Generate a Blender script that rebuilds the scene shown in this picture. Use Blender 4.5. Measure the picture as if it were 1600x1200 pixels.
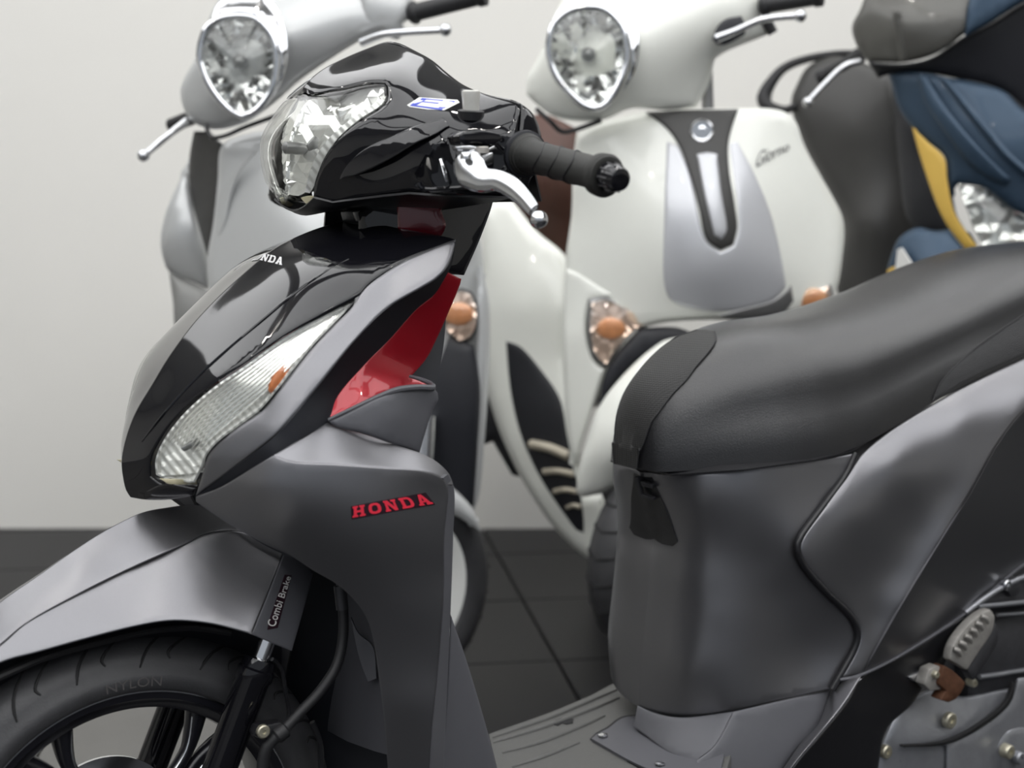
import bpy, bmesh, math, random
import numpy as np
from mathutils import Vector, Matrix
from mathutils.geometry import delaunay_2d_cdt
random.seed(7); np.random.seed(7)
for o in list(bpy.data.objects): bpy.data.objects.remove(o, do_unlink=True)
SC = bpy.context.scene
COL = SC.collection

# ------------------------------------------------------------------ camera
FPX = 2200.0                       # focal length in pixels of a 1600x1200 frame
CAM_H = 0.832
PITCH = math.atan(245 / FPX)
cd = bpy.data.cameras.new('camera'); cam = bpy.data.objects.new('camera', cd); COL.objects.link(cam)
cd.sensor_width = 36.0; cd.lens = 36.0 * FPX / 1600.0
cam.location = (0, 0, CAM_H); cam.rotation_euler = (math.pi / 2 - PITCH, 0, 0)
cd.dof.use_dof = True; cd.dof.focus_distance = 1.47; cd.dof.aperture_fstop = 4.2
cd.clip_start = 0.05
SC.camera = cam

# ------------------------------------------------------------------ world, lamps, exposure
wd = bpy.data.worlds.new('world'); SC.world = wd; wd.use_nodes = True
wd.node_tree.nodes['Background'].inputs[0].default_value = (0.86, 0.92, 1.0, 1)
wd.node_tree.nodes['Background'].inputs[1].default_value = 0.35
SC.view_settings.view_transform = 'Standard'; SC.view_settings.look = 'None'
SC.view_settings.exposure = 0.28; SC.view_settings.gamma = 1.0
SC.view_settings.use_curve_mapping = False
PANEL_POWER = 2.15                   # radiance of the added ceiling panels, set by their reflections
ROOM = dict(x0=-5.6, x1=5.8, y0=-3.2, y1=3.845, h=2.75)

# ------------------------------------------------------------------ geometry helpers
C0 = np.array([0, 0, CAM_H])
FW = np.array([0, math.cos(PITCH), -math.sin(PITCH)]); UP = np.array([0, math.sin(PITCH), math.cos(PITCH)])
def ray(px, py):
    px = np.asarray(px, float); py = np.asarray(py, float)
    d = FW + ((px - 800) / FPX)[..., None] * np.array([1.0, 0, 0]) - ((py - 600) / FPX)[..., None] * UP
    return d
class Frame:
    """upright plane through O with the sideways axis L; a photo point plus a distance along L is a 3D point"""
    def __init__(s, O, yaw):
        a = math.radians(yaw); s.O = np.array(O, float)
        s.L = np.array([math.sin(a), -math.cos(a), 0.0]); s.X = np.array([-math.cos(a), -math.sin(a), 0.0])
    def P(s, px, py, Ymm):
        d = ray(px, py); Y = np.asarray(Ymm, float) / 1000
        t = (((s.O - C0) @ s.L) + Y) / (d @ s.L)
        return C0 + d * t[..., None]
    def mir(s, q):
        Y = (q - s.O) @ s.L
        return q - 2 * Y[..., None] * s.L
    def W(s, x, y, z):
        return s.O + s.X * x + s.L * y + np.array([0, 0, z])
    def Z(s, px, py, z0, k=0.0):
        """photo point on the sloping deck z = z0 + k*x"""
        d = ray(px, py); den = d[..., 2] - k * (d @ s.X)
        t = (z0 - CAM_H + k * ((C0 - s.O) @ s.X)) / den
        return C0 + d * t[..., None]
BODY = Frame((0, 1.584, 0), 33)

class Surf:
    """thin plate spline Y(px,py)"""
    def __init__(s, ctrl, reg=.06):
        c = np.array(ctrl, float); s.p = c[:, :2] / 100; n = len(c)
        K = s.k(s.p, s.p) + reg * np.eye(n); Q = np.c_[np.ones(n), s.p]
        A = np.zeros((n + 3, n + 3)); A[:n, :n] = K; A[:n, n:] = Q; A[n:, :n] = Q.T
        s.w = np.linalg.solve(A, np.r_[c[:, 2], 0, 0, 0])
    @staticmethod
    def k(a, b):
        r2 = ((a[:, None] - b[None]) ** 2).sum(-1)
        return 0.5 * r2 * np.log(r2 + 1e-12)
    def __call__(s, px, py):
        q = np.c_[np.ravel(px), np.ravel(py)] / 100
        return s.k(q, s.p) @ s.w[:-3] + np.c_[np.ones(len(q)), q] @ s.w[-3:]

class MeshSurf:
    """the sideways distance of a mesh under a photo point"""
    def __init__(s, V, Fc, fr):
        from mathutils.bvhtree import BVHTree
        s.t = BVHTree.FromPolygons([tuple(v) for v in V], [list(f) for f in Fc]); s.fr = fr
    def __call__(s, px, py):
        out = []; last = 0.0
        for x, y in zip(np.ravel(px), np.ravel(py)):
            d = ray(x, y); h = s.t.ray_cast(Vector(tuple(C0)), Vector(tuple(d)))[0]
            if h is not None: last = float((np.array(h) - s.fr.O) @ s.fr.L) * 1000
            out.append(last)
        return np.array(out)

def smooth_outline(pts, step=6.0, corner=42):
    n = len(pts); P = np.array([p[:2] for p in pts], float); out = []
    hard = []
    for i in range(n):
        a = P[i] - P[i - 1]; b = P[(i + 1) % n] - P[i]
        ang = abs(math.degrees(math.atan2(a[0] * b[1] - a[1] * b[0], a @ b)))
        hard.append(ang > corner)
    for i in range(n):
        p1, p2 = P[i], P[(i + 1) % n]
        p0 = P[i - 1] if not hard[i] else p1 - (p2 - p1) * .6
        p3 = P[(i + 2) % n] if not hard[(i + 1) % n] else p2 + (p2 - p1) * .6
        L = np.linalg.norm(p2 - p1); m = max(1, int(L / step))
        t0 = 0; d1 = max(np.linalg.norm(p1 - p0), 1e-3) ** .5; d2 = max(L, 1e-3) ** .5; d3 = max(np.linalg.norm(p3 - p2), 1e-3) ** .5
        t1 = d1; t2 = t1 + d2; t3 = t2 + d3
        for j in range(m):
            t = t1 + (t2 - t1) * j / m
            A1 = (t1 - t) / (t1 - t0) * p0 + (t - t0) / (t1 - t0) * p1
            A2 = (t2 - t) / (t2 - t1) * p1 + (t - t1) / (t2 - t1) * p2
            A3 = (t3 - t) / (t3 - t2) * p2 + (t - t2) / (t3 - t2) * p3
            B1 = (t2 - t) / (t2 - t0) * A1 + (t - t0) / (t2 - t0) * A2
            B2 = (t3 - t) / (t3 - t1) * A2 + (t - t1) / (t3 - t1) * A3
            out.append((t2 - t) / (t2 - t1) * B1 + (t - t1) / (t2 - t1) * B2)
    return np.array(out)

def inside(poly, pts):
    x, y = pts[:, 0], pts[:, 1]; r = np.zeros(len(pts), bool); n = len(poly)
    for i in range(n):
        x1, y1 = poly[i]; x2, y2 = poly[(i + 1) % n]
        c = ((y1 > y) != (y2 > y))
        with np.errstate(divide='ignore', invalid='ignore'):
            xi = (x2 - x1) * (y - y1) / (y2 - y1) + x1
        r ^= c & (x < xi)
    return r
def edge_dist(poly, pts):
    d = np.full(len(pts), 1e9); n = len(poly)
    for i in range(n):
        a = poly[i]; b = poly[(i + 1) % n]; ab = b - a; L2 = max(ab @ ab, 1e-9)
        t = np.clip(((pts - a) @ ab) / L2, 0, 1)
        d = np.minimum(d, np.linalg.norm(pts - a - t[:, None] * ab, axis=1))
    return d

def rings(poly, radii):
    n = len(poly); area = sum(poly[i][0] * poly[(i + 1) % n][1] - poly[(i + 1) % n][0] * poly[i][1] for i in range(n))
    t = np.roll(poly, -1, 0) - np.roll(poly, 1, 0); t /= np.maximum(np.linalg.norm(t, axis=1), 1e-9)[:, None]
    nrm = np.c_[-t[:, 1], t[:, 0]] * (1 if area > 0 else -1); out = []
    for r in radii:
        q = poly + nrm * r; q = q[inside(poly, q)]
        if len(q): q = q[edge_dist(poly, q) > r * .93]
        if len(q): out.append(q)
    return np.concatenate(out) if out else np.zeros((0, 2))
def triangulate(poly, res, holes=(), ring=()):
    x0, y0 = poly.min(0); x1, y1 = poly.max(0); g = []
    yy = y0; k = 0
    while yy < y1:
        xx = x0 + (res / 2 if k % 2 else 0)
        while xx < x1: g.append((xx, yy)); xx += res
        yy += res * .87; k += 1
    g = np.array(g).reshape(-1, 2)
    m = inside(poly, g); g = g[m]; g = g[edge_dist(poly, g) > res * .45 + (max(ring) if ring else 0)]
    for h in holes:
        g = g[~inside(h, g)]; g = g[edge_dist(h, g) > res * .45]
    if ring and len(poly) > 3: g = np.r_[g, rings(poly, ring)]
    V = [Vector(p) for p in poly]; E = [(i, (i + 1) % len(poly)) for i in range(len(poly))]
    for h in holes:
        o = len(V); V += [Vector(p) for p in h]; E += [(o + i, o + (i + 1) % len(h)) for i in range(len(h))]
    V += [Vector(p) for p in g]
    r = delaunay_2d_cdt(V, E, [], 4 if holes else 1, 1e-4)
    v = np.array([tuple(p) for p in r[0]]); f = [list(t) for t in r[2]]
    return v, f

def mesh_obj(name, V, Fc, mat, parent=None, smooth=True, sharp=38):
    me = bpy.data.meshes.new(name); me.from_pydata([tuple(map(float, v)) for v in V], [], Fc); me.validate(); me.update()
    if smooth:
        me.polygons.foreach_set('use_smooth', [True] * len(me.polygons))
        if sharp: me.set_sharp_from_angle(angle=math.radians(sharp))
    if mat: me.materials.append(mat)
    o = bpy.data.objects.new(name, me); COL.objects.link(o)
    if parent: o.parent = parent
    return o
def bm_obj(name, bm, mat, parent=None, smooth=True, sharp=38):
    me = bpy.data.meshes.new(name); bm.to_mesh(me); bm.free()
    if smooth:
        me.polygons.foreach_set('use_smooth', [True] * len(me.polygons))
        if sharp: me.set_sharp_from_angle(angle=math.radians(sharp))
    if mat: me.materials.append(mat)
    o = bpy.data.objects.new(name, me); COL.objects.link(o)
    if parent: o.parent = parent
    return o

def thicken(V, Fc, th):
    """front shell V,Fc (normals facing out) -> closed shell of thickness th (metres)"""
    V = np.asarray(V, float); N = np.zeros_like(V)
    for f in Fc:
        a, b, c = V[f[0]], V[f[1]], V[f[2]]; n = np.cross(b - a, c - a)
        for i in f: N[i] += n
    N /= np.maximum(np.linalg.norm(N, axis=1), 1e-12)[:, None]
    n = len(V); V2 = np.r_[V, V - N * th]; F2 = [list(f) for f in Fc] + [[i + n for i in reversed(f)] for f in Fc]
    cnt = {}
    for f in Fc:
        for i in range(len(f)):
            e = (f[i], f[(i + 1) % len(f)]); cnt[e] = 1
    for (a, b) in list(cnt):
        if (b, a) not in cnt: F2.append([b, a, a + n, b + n])
    return V2, F2

def weld(V, Fc, eps=2e-5):
    key = {}; m = []; out = []
    for v in V:
        k = tuple(np.round(np.asarray(v) / eps).astype(int))
        if k not in key: key[k] = len(out); out.append(v)
        m.append(key[k])
    F2 = []
    for f in Fc:
        g = [m[i] for i in f]
        if len(set(g)) == len(g): F2.append(g)
    return np.array(out), F2

def inside_chain(cl, pts_):
    c = np.array([p[:2] for p in cl], float); d = np.full(len(pts_), 1e9)
    for a, b in zip(c[:-1], c[1:]):
        ab = b - a; t = np.clip(((pts_ - a) @ ab) / max(ab @ ab, 1e-9), 0, 1)
        d = np.minimum(d, np.linalg.norm(pts_ - a - t[:, None] * ab, axis=1))
    return d < 4
def panel(name, outl, ctrl, mat, parent, thick=3.0, roll=(9, 3), res=9, mirror=None, fr=None, holes=(), off=0.0, corner=42, flat=False, jitter=0.0, label=None, reg=.15, cl=None):
    """a shell cut to an outline; ctrl is a list of (px,py,Y) or a Surf"""
    fr = fr or BODY
    S = Surf(ctrl, reg) if isinstance(ctrl, list) else ctrl
    poly = smooth_outline(outl, min(6, res), corner); hs = [smooth_outline(h, min(6, res), corner) for h in holes]
    v, f = triangulate(poly, res, hs, () if (flat or not roll) else (roll[0] * .22, roll[0] * .5, roll[0]))
    Y = S(v[:, 0], v[:, 1]) + off
    if mirror == 'join':
        if cl is not None:      # pull the middle line exactly onto the plane of symmetry
            k = len(cl); i0 = 0; cpts = poly[:max(2, int(sum(np.linalg.norm(np.array(cl[i + 1]) - np.array(cl[i])) // min(6, res) or 1 for i in range(k - 1))) + k)]
            cpts = cpts[inside_chain(cl, cpts)]
            D = np.linalg.norm(v[:, None] - cpts[None], axis=2); nb = D.argmin(1); dd = D.min(1)
            rs = S(cpts[:, 0], cpts[:, 1]) + off
            Y = Y - rs[nb] * np.exp(-(dd / 22) ** 2); Y = np.where(dd < .6, 0, Y)
        else:
            Y = np.where(np.abs(Y) < 2.2, 0, Y)
    if roll and roll[0] > 0:
        d = edge_dist(poly, v)
        for h in hs: d = np.minimum(d, edge_dist(h, v))
        w = np.clip(1 - d / roll[0], 0, 1) ** 2 * roll[1]
        if mirror == 'join': w = w * np.clip((Y - 4) / 25, 0, 1)
        Y = Y - w
    if jitter: Y = Y + np.random.uniform(-jitter, jitter, len(Y))
    q = fr.P(v[:, 0], v[:, 1], Y)
    # orient towards the viewer
    FF = []
    for t in f:
        a, b, c = v[t[0]], v[t[1]], v[t[2]]
        cr = (b[0] - a[0]) * (c[1] - a[1]) - (b[1] - a[1]) * (c[0] - a[0])
        FF.append(t if cr < 0 else t[::-1])
    if mirror == 'join':
        n = len(q); q2 = np.r_[q, fr.mir(q)]; FF = FF + [[i + n for i in reversed(t)] for t in FF]
        q, FF = weld(q2, FF)
    V2, F2 = thicken(q, FF, thick / 1000) if thick else (q, FF)
    o = mesh_obj(name, V2, F2, mat, parent, smooth=not flat, sharp=42)
    if label: o['label'] = label
    if mirror == 'copy':
        V3 = fr.mir(V2); o2 = mesh_obj(name, V3, [list(reversed(t)) for t in F2], mat, parent, smooth=not flat, sharp=42)
    return o, S

def decal(name, polys, S, mat, parent, off=0.8, fr=None, res=8, thick=0.4, quad=None):
    """flat print on a surface: polygons in photo coordinates (or unit coordinates mapped into quad TL,TR,BR,BL)"""
    fr = fr or BODY; V = []; Fc = []
    for p in polys:
        p = np.array(p, float)
        if quad is not None:
            q = np.array(quad, float); u = p[:, :1]; w = 1 - p[:, 1:2]
            p = (q[0] * (1 - u) + q[1] * u) * (1 - w) + (q[3] * (1 - u) + q[2] * u) * w
        m = []
        for i in range(len(p)):
            a, b = p[i], p[(i + 1) % len(p)]; k = max(1, int(np.linalg.norm(b - a) / res))
            for j in range(k): m.append(a + (b - a) * j / k)
        v, f = triangulate(np.array(m), res); Y = S(v[:, 0], v[:, 1]) + off
        q3 = fr.P(v[:, 0], v[:, 1], Y); n = len(V); V += list(q3)
        for t in f:
            a, b, c = v[t[0]], v[t[1]], v[t[2]]
            cr = (b[0] - a[0]) * (c[1] - a[1]) - (b[1] - a[1]) * (c[0] - a[0])
            t = t if cr < 0 else t[::-1]; Fc.append([i + n for i in t])
    V2, F2 = thicken(V, Fc, thick / 1000)
    return mesh_obj(name, V2, F2, mat, parent, smooth=False)

def frames_along(P):
    T = np.gradient(P, axis=0); T /= np.linalg.norm(T, axis=1)[:, None]
    u = np.cross(T[0], [0.1, 0.2, 1.0]); u /= np.linalg.norm(u); U = [u]
    for i in range(1, len(P)):
        u = U[-1] - T[i] * (U[-1] @ T[i]); U.append(u / np.linalg.norm(u))
    U = np.array(U); return T, U, np.cross(T, U)
def resample(P, R, step):
    P = np.array(P, float); R = np.broadcast_to(np.asarray(R, float), (len(P),)) if np.ndim(R) < 2 else np.array(R, float)
    if len(P) < 3:
        n = max(2, int(np.linalg.norm(P[-1] - P[0]) / step) + 1); t = np.linspace(0, 1, n)
        return P[0] + (P[1] - P[0]) * t[:, None], R[0] + (R[1] - R[0]) * t
    out = []; rr = []
    for i in range(len(P) - 1):
        p0 = P[max(i - 1, 0)]; p1 = P[i]; p2 = P[i + 1]; p3 = P[min(i + 2, len(P) - 1)]
        n = max(2, int(np.linalg.norm(p2 - p1) / step))
        for j in range(n):
            t = j / n
            out.append(.5 * ((2 * p1) + (p2 - p0) * t + (2 * p0 - 5 * p1 + 4 * p2 - p3) * t * t + (3 * p1 - p0 - 3 * p2 + p3) * t ** 3)); rr.append(R[i] + (R[i + 1] - R[i]) * t)
    out.append(P[-1]); rr.append(R[-1]); return np.array(out), np.array(rr)
def tube(name, P, R, mat, parent=None, seg=16, step=.006, flat=(1, 1), cap=True, sharp=38):
    P, R = resample(P, R, step); T, U, W = frames_along(P); V = []; Fc = []
    for i in range(len(P)):
        for k in range(seg):
            a = 2 * math.pi * k / seg
            V.append(P[i] + R[i] * (math.cos(a) * U[i] * flat[0] + math.sin(a) * W[i] * flat[1]))
    for i in range(len(P) - 1):
        for k in range(seg):
            a = i * seg + k; b = i * seg + (k + 1) % seg
            Fc.append([a, b, b + seg, a + seg])
    if cap:
        Fc.append(list(range(seg))[::-1]); Fc.append([(len(P) - 1) * seg + k for k in range(seg)])
    return mesh_obj(name, V, Fc, mat, parent, sharp=sharp)
def lathe(name, A, axis, prof, mat, parent=None, seg=32, sharp=38, ref=None, closed=False):
    """prof: list of (distance along axis, radius)"""
    A = np.array(A, float); ax = np.array(axis, float); ax /= np.linalg.norm(ax)
    u = np.cross(ax, ref if ref is not None else ([0, 0, 1] if abs(ax[2]) < .9 else [1, 0, 0])); u /= np.linalg.norm(u); w = np.cross(ax, u)
    V = []; Fc = []
    for (s, r) in prof:
        for k in range(seg):
            a = 2 * math.pi * k / seg; V.append(A + ax * s + max(r, 1e-5) * (math.cos(a) * u + math.sin(a) * w))
    m = len(prof)
    for i in range(m if closed else m - 1):
        for k in range(seg):
            a = i * seg + k; b = i * seg + (k + 1) % seg; c = ((i + 1) % m) * seg + (k + 1) % seg; d = ((i + 1) % m) * seg + k
            Fc.append([a, b, c, d])
    if not closed:
        Fc.append(list(range(seg))[::-1]); Fc.append([(m - 1) * seg + k for k in range(seg)])
    o = mesh_obj(name, V, Fc, mat, parent, sharp=sharp)
    bm = bmesh.new(); bm.from_mesh(o.data); bmesh.ops.recalc_face_normals(bm, faces=bm.faces); bm.to_mesh(o.data); bm.free()
    return o
def ball(name, c, r, mat, parent=None, seg=20, axes=None):
    bm = bmesh.new(); bmesh.ops.create_uvsphere(bm, u_segments=seg, v_segments=seg // 2 + 2, radius=1.0)
    r = np.broadcast_to(np.asarray(r, float), (3,)); ax = np.eye(3) if axes is None else np.array(axes, float)
    for v in bm.verts:
        p = np.array(v.co) * r; v.co = Vector(tuple(np.array(c) + p @ ax))
    return bm_obj(name, bm, mat, parent, sharp=None)
def ruled(name, A, B, mat, parent, n=6, thick=2.0, bulge=None):
    A = np.array(A, float); B = np.array(B, float); V = []; Fc = []; m = len(A)
    for j in range(n + 1):
        t = j / n
        for i in range(m):
            p = A[i] * (1 - t) + B[i] * t
            if bulge is not None: p = p + np.array(bulge) * math.sin(math.pi * t)
            V.append(p)
    for j in range(n):
        for i in range(m - 1):
            Fc.append([j * m + i, j * m + i + 1, (j + 1) * m + i + 1, (j + 1) * m + i])
    V2, F2 = thicken(V, Fc, thick / 1000)
    return mesh_obj(name, V2, F2, mat, parent)
def prism(name, pts3, depth, mat, parent=None, bev=0.0):
    """closed planar polygon (3D points) pushed back along its normal, edges bevelled"""
    bm = bmesh.new(); vs = [bm.verts.new(tuple(p)) for p in pts3]; f = bm.faces.new(vs); f.normal_update()
    c = np.mean(pts3, 0); n = np.array(f.normal)
    if n @ (C0 - c) < 0: f.normal_flip(); n = -n
    r = bmesh.ops.extrude_face_region(bm, geom=[f]); ex = [g for g in r['geom'] if isinstance(g, bmesh.types.BMVert)]
    for v in ex: v.co -= Vector(tuple(n * depth))
    bmesh.ops.recalc_face_normals(bm, faces=bm.faces)
    if bev: bmesh.ops.bevel(bm, geom=list(bm.edges), offset=bev, segments=2, affect='EDGES', profile=.5, clamp_overlap=True)
    return bm_obj(name, bm, mat, parent, sharp=30)
def slab(name, outl, Y, depth, mat, parent, fr=None, bev=.001, step=8):
    fr = fr or BODY; p = smooth_outline(outl, step); return prism(name, fr.P(p[:, 0], p[:, 1], np.full(len(p), float(Y))), depth / 1000, mat, parent, bev)
def box(name, c, s, mat, parent=None, axes=None, bev=0.0):
    bm = bmesh.new(); bmesh.ops.create_cube(bm, size=1.0); ax = np.eye(3) if axes is None else np.array(axes, float)
    if bev:
        for v in bm.verts: v.co = Vector(tuple(np.array(v.co) * np.array(s)))
        bmesh.ops.bevel(bm, geom=list(bm.edges), offset=bev, segments=2, affect='EDGES', profile=.5)
        for v in bm.verts: v.co = Vector(tuple(np.array(c) + np.array(v.co) @ ax))
    else:
        for v in bm.verts: v.co = Vector(tuple(np.array(c) + (np.array(v.co) * np.array(s)) @ ax))
    return bm_obj(name, bm, mat, parent, sharp=30)
def screw(name, px, py, Y, r, mat, parent, fr=None, h=4, dirv=None):
    fr = fr or BODY; c = fr.P(px, py, Y); ax = fr.L if dirv is None else dirv; r = r / 1000; h = h / 1000
    return lathe(name, c - ax * h, ax, [(0, r), (h * .8, r), (h, r * .82), (h, r * .35), (h * .7, r * .3)], mat, parent, seg=18)
def thing(name, label, cat, loc, group=None):
    o = bpy.data.objects.new(name, None); COL.objects.link(o); o.empty_display_size = .1
    o['label'] = label; o['category'] = cat
    if group: o['group'] = group
    return o
def text_polys(txt, shear=0.0):
    """filled outline of a word as a mesh in unit coordinates"""
    cu = bpy.data.curves.new('lettering', 'FONT'); cu.body = txt; cu.shear = shear; cu.resolution_u = 3
    ob = bpy.data.objects.new('lettering', cu); COL.objects.link(ob); bpy.context.view_layer.update()
    me = bpy.data.meshes.new_from_object(ob.evaluated_get(bpy.context.evaluated_depsgraph_get()))
    V = np.array([tuple(v.co)[:2] for v in me.vertices]); Fc = [list(p.vertices) for p in me.polygons]
    bpy.data.objects.remove(ob, do_unlink=True); bpy.data.curves.remove(cu); bpy.data.meshes.remove(me)
    V = (V - V.min(0)) / (V.max(0) - V.min(0)); return V, Fc
def lettering(name, txt, quad, S, mat, parent, off=1.0, fr=None, shear=0.0, thick=.3):
    fr = fr or BODY; V, Fc = text_polys(txt, shear); q = np.array(quad, float); u = V[:, :1]; w = 1 - V[:, 1:2]
    p = (q[0] * (1 - u) + q[1] * u) * (1 - w) + (q[3] * (1 - u) + q[2] * u) * w
    Y = np.full(len(p), S + off) if isinstance(S, (int, float)) else S(p[:, 0], p[:, 1]) + off
    q3 = fr.P(p[:, 0], p[:, 1], Y); F2 = []
    for t in Fc:
        a, b, c = p[t[0]], p[t[1]], p[t[2]]; cr = (b[0] - a[0]) * (c[1] - a[1]) - (b[1] - a[1]) * (c[0] - a[0])
        F2.append(t if cr < 0 else t[::-1])
    V3, F3 = thicken(q3, F2, thick / 1000)
    return mesh_obj(name, V3, F3, mat, parent, smooth=False)

# ------------------------------------------------------------------ materials
def mat(name, col, rough=.5, metal=0.0, coat=0.0, noise=0.0, nscale=40, bump=0.0, bscale=300, spec=.5, emit=None, coat_rough=.03):
    m = bpy.data.materials.new(name); m.use_nodes = True; nt = m.node_tree; b = nt.nodes['Principled BSDF']
    b.inputs['Base Color'].default_value = (*col, 1); b.inputs['Roughness'].default_value = rough; b.inputs['Metallic'].default_value = metal
    b.inputs['Coat Weight'].default_value = coat; b.inputs['Coat Roughness'].default_value = coat_rough; b.inputs['Specular IOR Level'].default_value = spec
    tc = nt.nodes.new('ShaderNodeTexCoord')
    n = nt.nodes.new('ShaderNodeTexNoise'); n.inputs['Scale'].default_value = nscale; n.inputs['Detail'].default_value = 4
    nt.links.new(tc.outputs['Object'], n.inputs['Vector'])
    mx = nt.nodes.new('ShaderNodeMixRGB'); mx.blend_type = 'MULTIPLY'; mx.inputs[0].default_value = noise
    mx.inputs[1].default_value = (*col, 1); nt.links.new(n.outputs['Color'], mx.inputs[2])
    hs = nt.nodes.new('ShaderNodeHueSaturation'); hs.inputs['Saturation'].default_value = 0; nt.links.new(n.outputs['Color'], hs.inputs['Color']); nt.links.new(hs.outputs[0], mx.inputs[2])
    nt.links.new(mx.outputs[0], b.inputs['Base Color'])
    if bump:
        n2 = nt.nodes.new('ShaderNodeTexNoise'); n2.inputs['Scale'].default_value = bscale; n2.inputs['Detail'].default_value = 3
        nt.links.new(tc.outputs['Object'], n2.inputs['Vector'])
        bp = nt.nodes.new('ShaderNodeBump'); bp.inputs['Strength'].default_value = bump; bp.inputs['Distance'].default_value = .001
        nt.links.new(n2.outputs['Fac'], bp.inputs['Height']); nt.links.new(bp.outputs[0], b.inputs['Normal'])
    if emit:
        b.inputs['Emission Color'].default_value = (*emit[0], 1); b.inputs['Emission Strength'].default_value = emit[1]
    return m
def weave(name, col, rough, scale):
    m = mat(name, col, rough, bump=0); nt = m.node_tree; b = nt.nodes['Principled BSDF']
    tc = nt.nodes.new('ShaderNodeTexCoord'); v = nt.nodes.new('ShaderNodeTexVoronoi'); v.inputs['Scale'].default_value = scale; v.inputs['Randomness'].default_value = 0.0
    nt.links.new(tc.outputs['Object'], v.inputs['Vector']); bp = nt.nodes.new('ShaderNodeBump'); bp.inputs['Strength'].default_value = .8; bp.inputs['Distance'].default_value = .001
    nt.links.new(v.outputs['Distance'], bp.inputs['Height']); nt.links.new(bp.outputs[0], b.inputs['Normal']); return m
def ribbed(name, col, rough, scale, direction, metal=0.0, strength=.7):
    m = mat(name, col, rough, metal); nt = m.node_tree; b = nt.nodes['Principled BSDF']
    tc = nt.nodes.new('ShaderNodeTexCoord'); dt = nt.nodes.new('ShaderNodeVectorMath'); dt.operation = 'DOT_PRODUCT'; dt.inputs[1].default_value = tuple(direction)
    nt.links.new(tc.outputs['Object'], dt.inputs[0]); w = nt.nodes.new('ShaderNodeMath'); w.operation = 'MULTIPLY'; w.inputs[1].default_value = scale; nt.links.new(dt.outputs['Value'], w.inputs[0])
    s = nt.nodes.new('ShaderNodeMath'); s.operation = 'SINE'; nt.links.new(w.outputs[0], s.inputs[0])
    bp = nt.nodes.new('ShaderNodeBump'); bp.inputs['Strength'].default_value = strength; bp.inputs['Distance'].default_value = .0012
    nt.links.new(s.outputs[0], bp.inputs['Height']); nt.links.new(bp.outputs[0], b.inputs['Normal']); return m
def clear(name, tint=(1, 1, 1), rough=.02, refl=1.0):
    m = bpy.data.materials.new(name); m.use_nodes = True; nt = m.node_tree; nt.nodes.clear()
    out = nt.nodes.new('ShaderNodeOutputMaterial'); mx = nt.nodes.new('ShaderNodeMixShader'); t = nt.nodes.new('ShaderNodeBsdfTransparent'); g = nt.nodes.new('ShaderNodeBsdfGlossy')
    ge = nt.nodes.new('ShaderNodeNewGeometry'); dt = nt.nodes.new('ShaderNodeVectorMath'); dt.operation = 'DOT_PRODUCT'
    nt.links.new(ge.outputs['Incoming'], dt.inputs[0]); nt.links.new(ge.outputs['Normal'], dt.inputs[1])
    def mth(op, a, b=None):
        n = nt.nodes.new('ShaderNodeMath'); n.operation = op
        for k, x in enumerate((a, b)):
            if x is None: continue
            if isinstance(x, (int, float)): n.inputs[k].default_value = x
            else: nt.links.new(x, n.inputs[k])
        return n.outputs[0]
    f = mth('POWER', mth('SUBTRACT', 1.0, mth('ABSOLUTE', dt.outputs['Value'])), 5.0)   # Schlick reflectance of a thin clear sheet
    mu = nt.nodes.new('ShaderNodeMath'); mu.operation = 'MULTIPLY_ADD'; mu.inputs[1].default_value = .9 * refl; mu.inputs[2].default_value = .045 * refl; nt.links.new(f, mu.inputs[0])
    t.inputs[0].default_value = (*tint, 1); g.inputs['Roughness'].default_value = rough
    nt.links.new(mu.outputs[0], mx.inputs[0]); nt.links.new(t.outputs[0], mx.inputs[1]); nt.links.new(g.outputs[0], mx.inputs[2]); nt.links.new(mx.outputs[0], out.inputs[0]); return m
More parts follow.
